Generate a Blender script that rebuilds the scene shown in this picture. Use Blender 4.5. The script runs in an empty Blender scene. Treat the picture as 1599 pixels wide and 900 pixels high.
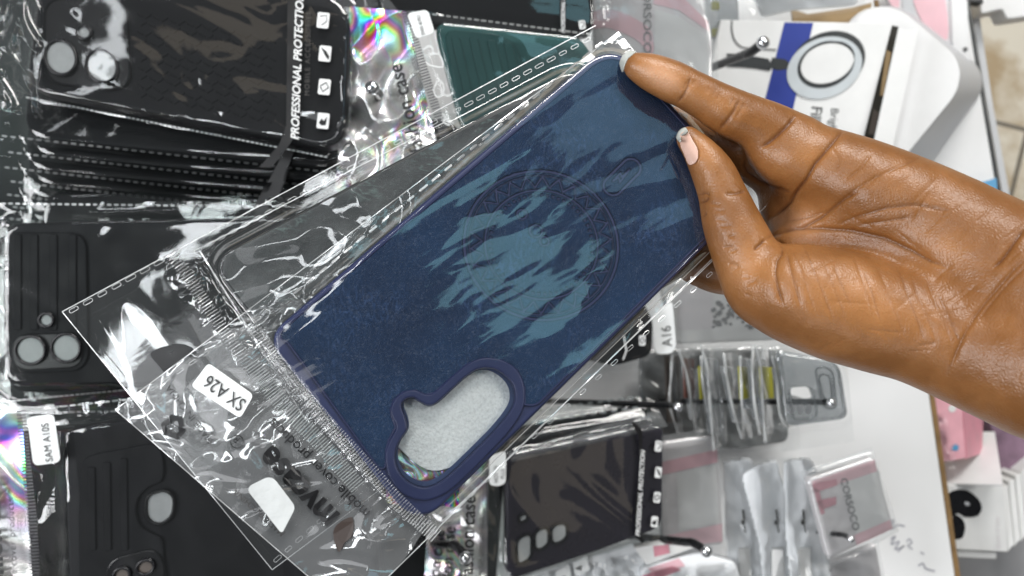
import bpy, bmesh, math, random
import numpy as np
from mathutils import Vector, Matrix
from mathutils.bvhtree import BVHTree

# ------------------------------------------------------------------ camera, world, lamps
SC = bpy.context.scene
COL = SC.collection
H = 0.62                 # camera height above the display board (m)
F = 1231.0               # focal length in photo pixels (1599 wide)
cam_d = bpy.data.cameras.new('camera')
cam_d.sensor_fit = 'HORIZONTAL'; cam_d.sensor_width = 36.0
cam_d.lens = 36.0 * F / 1599.0
cam_d.clip_start = 0.01; cam_d.clip_end = 50
cam_d.dof.use_dof = True
cam_d.dof.focus_distance = 0.285
cam_d.dof.aperture_fstop = 11.5
cam = bpy.data.objects.new('camera', cam_d); COL.objects.link(cam)
cam.location = (0, 0, H)
SC.camera = cam

world = bpy.data.worlds.new('World'); SC.world = world; world.use_nodes = True
bg = world.node_tree.nodes['Background']
bg.inputs['Color'].default_value = (0.93, 0.97, 1.0, 1)
bg.inputs['Strength'].default_value = 0.12

def lamp(name, loc, target, sx, sy, power, color=(1, 1, 1), roll=0.0):
    l = bpy.data.lights.new(name, 'AREA'); l.shape = 'RECTANGLE'
    l.size = sx; l.size_y = sy; l.energy = power; l.color = color
    o = bpy.data.objects.new(name, l); COL.objects.link(o)
    o.location = loc
    d = Vector(target) - Vector(loc)
    o.rotation_euler = (d.to_track_quat('-Z', 'Y') @ Matrix.Rotation(roll, 4, 'Z').to_quaternion()).to_euler()
    return o
# shop ceiling tubes and panel
lamp('ceiling_softbox', (1.6, 0.85, 1.9), (0.1, 0, 0.3), 0.7, 0.6, 17, (1.0, 0.98, 0.94), 0.5)
lamp('ceiling_softbox', (-0.35, -1.75, 1.9), (0.1, 0, 0.2), 0.8, 0.5, 6, (0.98, 0.99, 1.0), 0.0)
lamp('ceiling_softbox', (0.45, 3.0, 2.0), (0.05, 0, 0.3), 1.5, 0.8, 92, (1.0, 0.98, 0.95), 0.0)
lamp('ceiling_tube', (-0.75, 0.28, 1.9), (0, 0, 0.3), 1.1, 0.07, 4.5, (0.93, 0.97, 1.0), 0.0)
lamp('ceiling_tube', (-1.15, 1.25, 1.9), (0, 0, 0.3), 0.9, 0.06, 1.5, (0.93, 0.97, 1.0), 0.5)
lamp('ceiling_panel', (-0.70, 1.60, 1.9), (0, 0, 0.3), 0.4, 0.25, 0.22, (1.0, 0.85, 0.66), 0.2)
lamp('ceiling_panel', (0.95, -0.60, 1.9), (0, 0, 0.3), 0.36, 0.30, 0.18, (1.0, 0.86, 0.66), 0.4)
lamp('ceiling_panel', (-0.48, 0.50, 1.9), (0, 0, 0.3), 0.55, 0.30, 0.85, (0.95, 0.97, 1.0), 0.2)
lamp('ceiling_tube', (-0.22, 1.02, 1.9), (0, 0, 0.3), 0.45, 0.07, 1.2, (0.93, 0.97, 1.0), 0.9)
lamp('lit_sign', (0.36, 0.86, 1.9), (0, 0, 0.3), 0.32, 0.26, 0.50, (0.40, 0.86, 1.0), 0.3)
lamp('lit_sign', (0.78, 1.42, 1.9), (0, 0, 0.3), 0.6, 0.40, 0.75, (0.40, 0.75, 1.0), 0.3)
lamp('ceiling_panel', (-1.7, -0.2, 1.7), (0, 0, 0.2), 1.0, 0.7, 33, (0.97, 0.98, 1.0), 0.0)

SC.view_settings.view_transform = 'Standard'
SC.view_settings.look = 'None'
SC.view_settings.exposure = 0.08
SC.view_settings.gamma = 1.0
SC.cycles.transparent_max_bounces = 40
SC.cycles.max_bounces = 10
SC.cycles.use_denoising = True
SC.cycles.caustics_reflective = False
SC.cycles.caustics_refractive = False

# ------------------------------------------------------------------ helpers
rng = np.random.default_rng(7)
O = np.array([0, 0, H])

def rays(p):
    p = np.atleast_2d(np.asarray(p, float))
    return np.stack([(p[:, 0] - 799.5) / F, -(p[:, 1] - 450) / F, -np.ones(len(p))], 1)

def at(px, py, z):
    return O + rays([(px, py)])[0] * (H - z)

class Plane:
    """a real plane through three measured points (px, py, height)"""
    def __init__(s, a, b, c):
        p = [at(*q) for q in (a, b, c)]
        s.p0 = p[0]
        n = np.cross(p[1] - p[0], p[2] - p[0]); n /= np.linalg.norm(n)
        if n[2] < 0: n = -n
        s.n = n
        s.x = (p[1] - p[0]) / np.linalg.norm(p[1] - p[0])
        s.y = np.cross(n, s.x)
    def w(s, pts, h=0.0):
        d = rays(pts)
        h = np.broadcast_to(np.asarray(h, float), (len(d),))
        t = (((s.p0 - O) @ s.n) + h) / (d @ s.n)
        return O + d * t[:, None]
    def uv(s, pts, h=0.0):
        q = s.w(pts, h) - s.p0
        return np.stack([q @ s.x, q @ s.y], 1)
    def xyz(s, uv, h):
        uv = np.atleast_2d(uv)
        h = np.broadcast_to(np.asarray(h, float), (len(uv),))
        return s.p0 + uv[:, :1] * s.x + uv[:, 1:2] * s.y + h[:, None] * s.n
def flat(z):
    return Plane((0, 0, z), (1000, 0, z), (0, 800, z))

ORG = {}
def thing(name, label, cat, loc, group=None):
    o = bpy.data.objects.new(name, None); COL.objects.link(o)
    o.empty_display_size = 0.01
    o.location = loc
    ORG[o.name] = np.array(loc, float)
    o['label'] = label; o['category'] = cat
    if group: o['group'] = group
    return o
def tag(o, label=None, cat=None, group=None, kind=None):
    if label: o['label'] = label
    if cat: o['category'] = cat
    if group: o['group'] = group
    if kind: o['kind'] = kind
    return o
def mk(name, verts, faces, mat, parent=None, smooth=True, attrs=None):
    verts = np.asarray(verts, float)
    me = bpy.data.meshes.new(name)
    if parent is not None:
        org = ORG[parent.name]
    else:
        org = verts.mean(0)
    me.from_pydata((verts - org).tolist(), [], [tuple(int(i) for i in f) for f in faces])
    if smooth:
        me.polygons.foreach_set('use_smooth', [True] * len(me.polygons))
    for k, v in (attrs or {}).items():
        a = me.attributes.new(k, 'FLOAT', 'POINT'); a.data.foreach_set('value', np.asarray(v, np.float32))
    me.update()
    if mat is not None: me.materials.append(mat)
    o = bpy.data.objects.new(name, me); COL.objects.link(o)
    if parent is not None:
        o.parent = parent
    else:
        o.location = org
    ORG[o.name] = org
    return o
def merge(parts):
    V, Fs, n = [], [], 0
    for v, f in parts:
        V.append(np.asarray(v)); Fs += [tuple(i + n for i in q) for q in f]; n += len(v)
    return np.concatenate(V), Fs

def copy_tree(o, delta, parent=None):
    c = o.copy(); COL.objects.link(c)
    ORG[c.name] = ORG[o.name] + np.asarray(delta)
    if parent is None:
        c.location = Vector(o.location) + Vector(delta)
    else:
        c.parent = parent
    for ch in list(o.children):
        copy_tree(ch, delta, c)
    return c

def rpoly(pts, r=10, n=7):
    """polygon with rounded corners (px)"""
    pts = [np.asarray(p, float) for p in pts]; m = len(pts)
    rr = r if hasattr(r, '__len__') else [r] * m
    out = []
    for i in range(m):
        p, a, b = pts[i], pts[i - 1], pts[(i + 1) % m]
        da, db = a - p, b - p
        la, lb = np.linalg.norm(da), np.linalg.norm(db)
        k = min(rr[i], la * 0.48, lb * 0.48)
        s, e = p + da / la * k, p + db / lb * k
        for t in np.linspace(0, 1, n):
            out.append((1 - t) ** 2 * s + 2 * t * (1 - t) * (p * 0.86 + (s + e) / 2 * 0.14) + t * t * e)
    return np.array(out)
def spl(pts, n=8, closed=True):
    """Catmull-Rom through points"""
    P = np.asarray(pts, float); m = len(P); out = []
    rngi = range(m) if closed else range(m - 1)
    for i in rngi:
        if closed: a, b, c, d = P[i - 1], P[i], P[(i + 1) % m], P[(i + 2) % m]
        else: a, b, c, d = P[max(i - 1, 0)], P[i], P[i + 1], P[min(i + 2, m - 1)]
        for t in np.linspace(0, 1, n, endpoint=False):
            out.append(0.5 * (2 * b + (c - a) * t + (2 * a - 5 * b + 4 * c - d) * t * t + (3 * b - a - 3 * c + d) * t ** 3))
    if not closed: out.append(P[-1])
    return np.array(out)
def ell(cx, cy, rx, ry, ang=0, n=28):
    t = np.linspace(0, 2 * np.pi, n, endpoint=False); a = math.radians(ang)
    x, y = rx * np.cos(t), ry * np.sin(t)
    return np.stack([cx + x * math.cos(a) - y * math.sin(a), cy + x * math.sin(a) + y * math.cos(a)], 1)

def curve_mesh(loops, extrude, bevel, res=3, scale=100.0):
    cu = bpy.data.curves.new('tmp', 'CURVE'); cu.dimensions = '2D'; cu.fill_mode = 'BOTH'
    cu.extrude = max(extrude - bevel, 0) * scale; cu.bevel_depth = bevel * scale; cu.bevel_resolution = res
    cu.offset = -bevel * scale
    for lp in loops:
        sp = cu.splines.new('POLY'); sp.points.add(len(lp) - 1); sp.use_cyclic_u = True
        for i, q in enumerate(lp): sp.points[i].co = (q[0] * scale, q[1] * scale, 0, 1)
    o = bpy.data.objects.new('tmp', cu); COL.objects.link(o)
    dg = bpy.context.evaluated_depsgraph_get(); dg.update()
    me = bpy.data.meshes.new_from_object(o.evaluated_get(dg))
    v = np.array([x.co[:] for x in me.vertices]) / scale
    f = [tuple(p.vertices) for p in me.polygons]
    bpy.data.objects.remove(o); bpy.data.curves.remove(cu); bpy.data.meshes.remove(me)
    return v, f
def slab_vf(pl, outer, holes=(), t=0.002, bev=0.0004, h=0.0, res=3):
    """outline(s) in photo px lying on pl at height h (its top), thickness t downwards"""
    loops = [pl.uv(outer, h)] + [pl.uv(q, h) for q in holes]
    v, f = curve_mesh(loops, t / 2, bev, res)
    return pl.xyz(v[:, :2], h - t / 2 + v[:, 2]), f
def slab(name, pl, outer, mat, parent=None, holes=(), t=0.002, bev=0.0004, h=0.0, res=3):
    v, f = slab_vf(pl, outer, holes, t, bev, h, res)
    o = mk(name, v, f, mat, parent, smooth=True)
    try:
        o.data.set_sharp_from_angle(angle=math.radians(40))
    except Exception: pass
    return o
def patch_vf(pl, outer, h=0.0, hf=None):
    """thin printed shape, ngon, optional height function of px"""
    outer = np.asarray(outer, float)
    hh = h + (hf(outer[:, 0], outer[:, 1]) if hf else 0.0)
    return pl.w(outer, hh), [tuple(range(len(outer)))]
def patch(name, pl, outer, mat, parent=None, h=0.0, hf=None):
    v, f = patch_vf(pl, outer, h, hf)
    return mk(name, v, f, mat, parent, smooth=False)

def text_vf(s, pl, x, y, size, ang, h=0.0, shear=0.0, bold=0.0, sx=1.0, align='LEFT', hf=None, spacing=1.0):
    cu = bpy.data.curves.new('tmp', 'FONT'); cu.body = s; cu.size = 1.0; cu.shear = shear; cu.offset = bold
    cu.align_x = align; cu.space_character = spacing; cu.resolution_u = 4
    o = bpy.data.objects.new('tmp', cu); COL.objects.link(o)
    dg = bpy.context.evaluated_depsgraph_get(); dg.update()
    me = bpy.data.meshes.new_from_object(o.evaluated_get(dg))
    v = np.array([q.co[:2] for q in me.vertices]).reshape(-1, 2)
    f = [tuple(p.vertices) for p in me.polygons]
    bpy.data.objects.remove(o); bpy.data.curves.remove(cu); bpy.data.meshes.remove(me)
    a = math.radians(ang)
    px = x + size * (v[:, 0] * sx * math.cos(a) + v[:, 1] * math.sin(a))
    py = y + size * (v[:, 0] * sx * math.sin(a) - v[:, 1] * math.cos(a))
    hh = h + (hf(px, py) if hf else 0.0)
    return pl.w(np.stack([px, py], 1), hh), f
def text(name, s, pl, x, y, size, ang, mat, parent, **k):
    v, f = text_vf(s, pl, x, y, size, ang, **k)
    return mk(name, v, f, mat, parent, smooth=False)

def tube_vf(pts, rad, n=10, cap=True):
    pts = np.asarray(pts, float); m = len(pts)
    rad = np.broadcast_to(np.asarray(rad, float), (m,))
    tg = np.gradient(pts, axis=0); tg /= np.linalg.norm(tg, axis=1)[:, None] + 1e-12
    u = np.cross(tg[0], [0.3, 0.2, 1.0]); u /= np.linalg.norm(u)
    V = []
    for i in range(m):
        u = u - tg[i] * (u @ tg[i]); u /= np.linalg.norm(u)
        w = np.cross(tg[i], u)
        for k in range(n):
            a = 2 * np.pi * k / n
            V.append(pts[i] + rad[i] * (u * math.cos(a) + w * math.sin(a)))
    Fs = [(i * n + k, i * n + (k + 1) % n, (i + 1) * n + (k + 1) % n, (i + 1) * n + k) for i in range(m - 1) for k in range(n)]
    if cap:
        Fs += [tuple(range(n))[::-1], tuple((m - 1) * n + k for k in range(n))]
    return np.array(V), Fs
def stroke_vf(pl, pts, wpx, h=0.0, hf=None):
    """flat pen stroke of px width along px points"""
    P = np.asarray(pts, float)
    t = np.gradient(P, axis=0); t /= np.linalg.norm(t, axis=1)[:, None] + 1e-9
    nrm = np.stack([-t[:, 1], t[:, 0]], 1)
    w = np.broadcast_to(np.asarray(wpx, float), (len(P),))[:, None] / 2
    L, R = P + nrm * w, P - nrm * w
    A = np.concatenate([L, R]); n = len(P)
    hh = h + (hf(A[:, 0], A[:, 1]) if hf else 0.0)
    return pl.w(A, hh), [(i, i + 1, n + i + 1, n + i) for i in range(n - 1)]

# ---- noise
def _h(ix, iy, s):
    v = (ix.astype(np.int64) * 374761393 + iy.astype(np.int64) * 668265263 + s * 974634541) & 0xffffffff
    v = ((v ^ (v >> 13)) * 1274126177) & 0xffffffff
    return ((v ^ (v >> 16)) & 0xffff) / 65535.0
def perlin(x, y, s=0):
    x = np.asarray(x, float); y = np.asarray(y, float)
    ix, iy = np.floor(x), np.floor(y); fx, fy = x - ix, y - iy
    def g(dx, dy):
        a = _h(ix + dx, iy + dy, s) * 2 * np.pi
        return np.cos(a) * (fx - dx) + np.sin(a) * (fy - dy)
    u = fx ** 3 * (fx * (fx * 6 - 15) + 10); v = fy ** 3 * (fy * (fy * 6 - 15) + 10)
    return (g(0, 0) * (1 - u) + g(1, 0) * u) * (1 - v) + (g(0, 1) * (1 - u) + g(1, 1) * u) * v
def wrinkle(px, py, scale, s, ang=0.0, stretch=1.0, octv=3):
    """creased film: ridged, domain-warped noise, about -1..1"""
    a = math.radians(ang)
    x = (px * math.cos(a) + py * math.sin(a)) / (scale * stretch)
    y = (-px * math.sin(a) + py * math.cos(a)) / scale
    wx, wy = perlin(x * .7, y * .7, s + 11), perlin(x * .7 + 9, y * .7, s + 12)
    x, y = x + wx * .9, y + wy * .9
    h, amp = 0, 1.0
    for o in range(octv):
        h = h + amp * (1 - 2.4 * np.abs(perlin(x, y, s + o)) - .5)
        x, y, amp = x * 2.03 + 5, y * 2.03 + 3, amp * .42
    return h
def smooth(e0, e1, x):
    t = np.clip((x - e0) / (e1 - e0), 0, 1); return t * t * (3 - 2 * t)
def sdpoly(px, py, poly):
    poly = np.asarray(poly, float)
    d = np.full(np.shape(px), 1e18); ins = np.zeros(np.shape(px), bool)
    for i in range(len(poly)):
        a, b = poly[i], poly[i - 1]
        ex, ey = b - a; wx, wy = px - a[0], py - a[1]
        t = np.clip((wx * ex + wy * ey) / (ex * ex + ey * ey + 1e-12), 0, 1)
        d = np.minimum(d, (wx - ex * t) ** 2 + (wy - ey * t) ** 2)
        c = ((a[1] > py) != (b[1] > py))
        with np.errstate(divide='ignore', invalid='ignore'):
            xi = (b[0] - a[0]) * (py - a[1]) / (b[1] - a[1]) + a[0]
        ins ^= c & (px < xi)
    d = np.sqrt(d)
    return np.where(ins, -d, d)
def sheet_vf(pl, quad, step, hf, clip=None, edge=None):
    """grid over a px quad (TL,TR,BR,BL), height from hf(px,py)"""
    q = np.asarray(quad, float)
    nu = int(max(np.linalg.norm(q[1] - q[0]), np.linalg.norm(q[2] - q[3])) / step) + 1
    nv = int(max(np.linalg.norm(q[3] - q[0]), np.linalg.norm(q[2] - q[1])) / step) + 1
    U, V = np.meshgrid(np.linspace(0, 1, nu + 1), np.linspace(0, 1, nv + 1))
    U, V = U.ravel()[:, None], V.ravel()[:, None]
    P = (q[0] * (1 - U) + q[1] * U) * (1 - V) + (q[3] * (1 - U) + q[2] * U) * V
    if edge is not None: P = edge(P, U[:, 0], V[:, 0])
    W = pl.w(P, hf(P[:, 0], P[:, 1]))
    idx = np.arange((nu + 1) * (nv + 1)).reshape(nv + 1, nu + 1)
    Q = np.stack([idx[:-1, :-1], idx[1:, :-1], idx[1:, 1:], idx[:-1, 1:]], -1).reshape(-1, 4)
    if clip is not None:
        c = P[Q].mean(1); Q = Q[clip(c[:, 0], c[:, 1])]
        used = np.unique(Q); remap = np.zeros(len(W), int); remap[used] = np.arange(len(used))
        W = W[used]; Q = remap[Q]; P = P[used]
    return W, Q.tolist(), P
def bez(q, u, v):
    q = np.asarray(q, float)
    return (q[0] * (1 - u) + q[1] * u) * (1 - v) + (q[3] * (1 - u) + q[2] * u) * v

def dashes_vf(pl, a, b, n, ln, wd, h, hf=None, ring=True, jitter=0.0, seed=1):
    """row of n embossed seam slots along the px line a-b"""
    r = np.random.default_rng(seed)
    a, b = np.asarray(a, float), np.asarray(b, float); d = (b - a) / np.linalg.norm(b - a); nn = np.array([-d[1], d[0]])
    parts = []
    for i in range(n):
        c = a + (b - a) * (i + .5) / n + r.normal(0, jitter, 2)
        L = ln * (1 + r.uniform(-.12, .12))
        t = np.linspace(0, 2 * np.pi, 14, endpoint=False)
        ox = np.sign(np.cos(t)) * (L / 2 - wd / 2) + np.cos(t) * wd / 2; oy = np.sin(t) * wd / 2
        outer = c + ox[:, None] * d + oy[:, None] * nn
        hh = lambda q: h + (hf(q[:, 0], q[:, 1]) if hf else 0)
        if ring:
            k = max(1 - 1.5 / wd, .3)
            inner = c + (np.sign(np.cos(t)) * (L / 2 - wd / 2) + np.cos(t) * wd / 2 * k)[:, None] * d + (oy * k)[:, None] * nn
            v = np.concatenate([pl.w(outer, hh(outer)), pl.w(inner, hh(inner))])
            f = [(j, (j + 1) % 14, 14 + (j + 1) % 14, 14 + j) for j in range(14)]
        else:
            v = pl.w(outer, hh(outer)); f = [tuple(range(14))]
        parts.append((v, f))
    return merge(parts)
def ridges_vf(pl, path, n, wd, duty, h, hf=None, amp=0.0004):
    """zip strip: n little raised bars across the path (px), each wd long"""
    P = spl(path, 24, closed=False)
    L = np.concatenate([[0], np.cumsum(np.linalg.norm(np.diff(P, axis=0), axis=1))])
    parts = []
    for i in range(n):
        s = L[-1] * (i + .5) / n; w = L[-1] / n * duty / 2
        c = np.array([np.interp(s, L, P[:, 0]), np.interp(s, L, P[:, 1])])
        e = np.array([np.interp(min(s + 3, L[-1]), L, P[:, 0]), np.interp(min(s + 3, L[-1]), L, P[:, 1])])
        b = np.array([np.interp(max(s - 3, 0), L, P[:, 0]), np.interp(max(s - 3, 0), L, P[:, 1])])
        d = (e - b) / np.linalg.norm(e - b); nn = np.array([-d[1], d[0]])
        rows = []
        for k, (o, hh) in enumerate(((-1, 0), (-.4, amp), (.4, amp), (1, 0))):
            for sgn in (-.5, .5): rows.append((c + d * w * o + nn * wd * sgn, hh))
        q = np.array([r[0] for r in rows]); hh = np.array([r[1] for r in rows]) + h
        if hf: hh = hh + hf(q[:, 0], q[:, 1])
        parts.append((pl.w(q, hh), [(0, 1, 3, 2), (2, 3, 5, 4), (4, 5, 7, 6)]))
    return merge(parts)

# ------------------------------------------------------------------ materials
class NT:
    def __init__(s, name):
        s.m = bpy.data.materials.new(name); s.m.use_nodes = True
        s.t = s.m.node_tree; s.t.nodes.clear()
        s.out = s.t.nodes.new('ShaderNodeOutputMaterial')
    def n(s, typ, **k):
        nd = s.t.nodes.new(typ)
        for a, v in k.items():
            if a.startswith('i_'): nd.inputs[int(a[2:]) if a[2:].isdigit() else a[2:].replace('_', ' ')].default_value = v
            else: setattr(nd, a, v)
        return nd
    def l(s, a, b): s.t.links.new(a, b)
    def bump(s, src, strength, dist, nrm=None):
        b = s.n('ShaderNodeBump'); b.inputs['Strength'].default_value = strength; b.inputs['Distance'].default_value = dist
        s.l(src, b.inputs['Height'])
        if nrm is not None: s.l(nrm, b.inputs['Normal'])
        return b.outputs[0]
def principled(name, col, rough=0.5, spec=0.5, metal=0.0, var=0.06, vscale=60.0, bump=0.0, bscale=400.0, bdist=0.0003, coat=0.0, sheen=0.0, rvar=0.1):
    m = NT(name); p = m.n('ShaderNodeBsdfPrincipled')
    tc = m.n('ShaderNodeTexCoord')
    no = m.n('ShaderNodeTexNoise'); no.inputs['Scale'].default_value = vscale; no.inputs['Detail'].default_value = 5
    m.l(tc.outputs['Object'], no.inputs['Vector'])
    mr = m.n('ShaderNodeMapRange'); mr.inputs[1].default_value = .3; mr.inputs[2].default_value = .7
    mr.inputs[3].default_value = 1 - var; mr.inputs[4].default_value = 1 + var
    m.l(no.outputs['Fac'], mr.inputs[0])
    mx = m.n('ShaderNodeMix', data_type='RGBA', blend_type='MULTIPLY'); mx.inputs[0].default_value = 1
    mx.inputs[6].default_value = (*col, 1); m.l(mr.outputs[0], mx.inputs[7])
    m.l(mx.outputs[2], p.inputs['Base Color'])
    mr2 = m.n('ShaderNodeMapRange'); mr2.inputs[1].default_value = .3; mr2.inputs[2].default_value = .7
    mr2.inputs[3].default_value = max(rough - rvar, .02); mr2.inputs[4].default_value = min(rough + rvar, 1)
    m.l(no.outputs['Fac'], mr2.inputs[0]); m.l(mr2.outputs[0], p.inputs['Roughness'])
    p.inputs['Specular IOR Level'].default_value = spec; p.inputs['Metallic'].default_value = metal
    p.inputs['Coat Weight'].default_value = coat
    if bump:
        nb = m.n('ShaderNodeTexNoise'); nb.inputs['Scale'].default_value = bscale; nb.inputs['Detail'].default_value = 4
        m.l(tc.outputs['Object'], nb.inputs['Vector'])
        m.l(m.bump(nb.outputs['Fac'], bump, bdist), p.inputs['Normal'])
    m.l(p.outputs[0], m.out.inputs[0])
    return m.m
def film(name, gain=1.5, base=0.015, rough=0.05, haze=0.02, tint=(0.985, 0.99, 0.99), hazecol=(.8, .85, .85), bscale=90, bstr=.25, bdist=.0006, stretch=(1, 1, 1)):
    m = NT(name)
    tc = m.n('ShaderNodeTexCoord')
    mp = m.n('ShaderNodeMapping'); mp.inputs['Scale'].default_value = stretch
    m.l(tc.outputs['Object'], mp.inputs[0])
    no = m.n('ShaderNodeTexNoise'); no.inputs['Scale'].default_value = bscale; no.inputs['Detail'].default_value = 3; no.inputs['Distortion'].default_value = .8
    m.l(mp.outputs[0], no.inputs['Vector'])
    nrm = m.bump(no.outputs['Fac'], bstr, bdist)
    fr = m.n('ShaderNodeFresnel'); fr.inputs['IOR'].default_value = 1.5; m.l(nrm, fr.inputs['Normal'])
    ma = m.n('ShaderNodeMath', operation='MULTIPLY_ADD', use_clamp=True); ma.inputs[1].default_value = gain; ma.inputs[2].default_value = base
    m.l(fr.outputs[0], ma.inputs[0])
    mn = m.n('ShaderNodeMath', operation='MINIMUM'); mn.inputs[1].default_value = .75; m.l(ma.outputs[0], mn.inputs[0])
    tr = m.n('ShaderNodeBsdfTransparent'); tr.inputs[0].default_value = (*tint, 1)
    gl = m.n('ShaderNodeBsdfGlossy'); gl.inputs['Roughness'].default_value = rough; gl.inputs[0].default_value = (1, 1, 1, 1)
    m.l(nrm, gl.inputs['Normal'])
    df = m.n('ShaderNodeBsdfDiffuse'); df.inputs[0].default_value = (*hazecol, 1)
    s1 = m.n('ShaderNodeMixShader'); s1.inputs[0].default_value = haze; m.l(tr.outputs[0], s1.inputs[1]); m.l(df.outputs[0], s1.inputs[2])
    s2 = m.n('ShaderNodeMixShader'); m.l(mn.outputs[0], s2.inputs[0]); m.l(s1.outputs[0], s2.inputs[1]); m.l(gl.outputs[0], s2.inputs[2])
    m.l(s2.outputs[0], m.out.inputs[0])
    return m.m
def hologram(name, sat=0.9, scale=24.0):
    m = NT(name); p = m.n('ShaderNodeBsdfPrincipled')
    tc = m.n('ShaderNodeTexCoord'); ge = m.n('ShaderNodeNewGeometry')
    no = m.n('ShaderNodeTexNoise'); no.inputs['Scale'].default_value = scale * .8; no.inputs['Detail'].default_value = 1; no.inputs['Distortion'].default_value = .6
    m.l(tc.outputs['Object'], no.inputs['Vector'])
    dt = m.n('ShaderNodeVectorMath', operation='DOT_PRODUCT'); dt.inputs[1].default_value = (2.6, 1.9, .3); m.l(ge.outputs['Normal'], dt.inputs[0])
    ad = m.n('ShaderNodeMath', operation='MULTIPLY_ADD'); ad.inputs[1].default_value = 2.2; m.l(no.outputs['Fac'], ad.inputs[0]); m.l(dt.outputs['Value'], ad.inputs[2])
    fc = m.n('ShaderNodeMath', operation='FRACT'); m.l(ad.outputs[0], fc.inputs[0])
    hs = m.n('ShaderNodeCombineColor', mode='HSV'); m.l(fc.outputs[0], hs.inputs[0]); hs.inputs[2].default_value = .85
    n2 = m.n('ShaderNodeTexNoise'); n2.inputs['Scale'].default_value = scale * .9; n2.inputs['Detail'].default_value = 3
    m.l(tc.outputs['Object'], n2.inputs['Vector'])
    mr = m.n('ShaderNodeMapRange'); mr.inputs[1].default_value = .46; mr.inputs[2].default_value = .64; mr.inputs[3].default_value = .04; mr.inputs[4].default_value = sat
    m.l(n2.outputs['Fac'], mr.inputs[0]); m.l(mr.outputs[0], hs.inputs[1])
    m.l(hs.outputs[0], p.inputs['Base Color'])
    p.inputs['Metallic'].default_value = .75; p.inputs['Roughness'].default_value = .24
    m.l(p.outputs[0], m.out.inputs[0])
    return m.m

M = {}
M['film'] = film('clear_film', gain=1.25, base=.0, rough=.04, haze=.006, bscale=40, bstr=.12)
M['film_case'] = film('clear_film_over_case', gain=1.5, base=.0, rough=.06, haze=.003, bscale=30, bstr=.06, bdist=.0006)
M['film_header'] = film('header_film', gain=1.7, base=.03, rough=.06, haze=.11, hazecol=(.8, .82, .84), bscale=30, bstr=.1)
M['film_dull'] = film('dull_film', gain=1.0, base=.0, rough=.05, haze=.004, tint=(.93, .96, .95), bscale=30, bstr=.2, bdist=.0008)
M['film_milky'] = film('milky_film', gain=1.3, base=.02, rough=.15, haze=.10, tint=(.985, .99, .99), hazecol=(.85, .88, .9), bscale=60, bstr=.5, bdist=.001)
M['seam'] = film('seam_emboss', gain=2.0, base=.25, rough=.2, haze=.5, hazecol=(.95, .97, .97))
M['seam_dull'] = film('seam_emboss_dull', gain=1.5, base=.08, rough=.3, haze=.3, hazecol=(.6, .68, .68))
M['ridge'] = film('zip_ridge', gain=2.2, base=.22, rough=.16, haze=.35, hazecol=(.95, .97, .97), bstr=.1)
M['ridge_dark'] = principled('zip_ridge_grey', (.10, .10, .11), .3, bump=.1)
M['holo'] = hologram('holographic_film')
M['print_black'] = principled('black_print', (.006, .006, .007), .35, var=.1)
M['print_grey'] = principled('grey_print', (.1, .1, .1), .5)
M['print_white'] = principled('white_print', (.75, .76, .76), .5)
M['print_greydim'] = principled('dim_print', (.045, .042, .04), .5)
M['leaf'] = principled('leaf_print', (.03, .018, .014), .4)
M['label'] = principled('label_paper', (.86, .88, .88), .55, var=.02, bump=.05)
M['black_tpu'] = principled('black_rubber', (.0075, .008, .0105), .55, spec=.2, bump=.15, bscale=900, bdist=.0001, var=.2)
M['black_smooth'] = principled('black_plastic', (.008, .008, .010), .3, spec=.4)
M['lens_foam'] = principled('pale_foam', (.58, .60, .60), .7, var=.05, vscale=300, bump=.3, bscale=1200, bdist=.0004)
M['crinkled_label'] = principled('crinkled_label', (.55, .57, .57), .5, var=.1, bump=.6, bscale=120, bdist=.002)
M['foam'] = principled('white_foam', (.93, .97, .96), .3, var=.10, vscale=1100, bump=1.0, bscale=900, bdist=.0006)
M['teal'] = principled('teal_rubber', (.004, .075, .072), .42, bump=.1, bscale=900)
M['purple_black'] = principled('purple_black_rubber', (.020, .017, .030), .32, spec=.5, bump=.1)
M['white_board'] = principled('white_laminate', (.80, .80, .80), .45, var=.02, vscale=12, bump=.03)
M['board_edge'] = principled('brown_board_edge', (.22, .13, .05), .7, var=.25, vscale=90, bump=.3)
M['white_card'] = principled('white_card', (.77, .77, .76), .5, var=.05, vscale=35)
M['white_plastic'] = principled('white_plastic', (.74, .74, .74), .4, var=.07, vscale=25)
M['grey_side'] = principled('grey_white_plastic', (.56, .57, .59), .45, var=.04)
M['white_bag'] = principled('white_bag_film', (.92, .94, .96), .4, var=.02, vscale=60, bump=.25, bscale=70, bdist=.003)
M['pink_card'] = principled('pink_card', (.78, .40, .46), .5, var=.08)
M['rose'] = principled('rose_print', (.66, .28, .34), .5, var=.1)
M['mauve_card'] = principled('grey_mauve_card', (.72, .69, .70), .55, var=.04)
M['pale_pink'] = principled('pale_pink_print', (.80, .50, .55), .5)
M['blue_print'] = principled('blue_print', (.008, .03, .26), .4, var=.15, vscale=30)
M['ring_grey'] = principled('pale_grey_print', (.52, .56, .58), .4, var=.05)
M['black_dull'] = principled('dull_black', (.016, .02, .022), .4, var=.2)
M['steel'] = principled('black_steel', (.025, .026, .028), .28, metal=.6)
M['chrome'] = principled('bright_steel', (.75, .76, .78), .16, metal=1.0)
M['cardboard'] = principled('cardboard', (.36, .25, .13), .8, var=.1, bump=.2)
M['yellow'] = principled('yellow_insert', (.50, .48, .04), .5)
M['grey_clear'] = film('grey_clear_plastic', gain=1.3, base=.03, rough=.12, haze=.33, hazecol=(.45, .48, .5), tint=(.9, .92, .93))
M['red_brown'] = principled('red_brown_print', (.16, .06, .045), .5)
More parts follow.
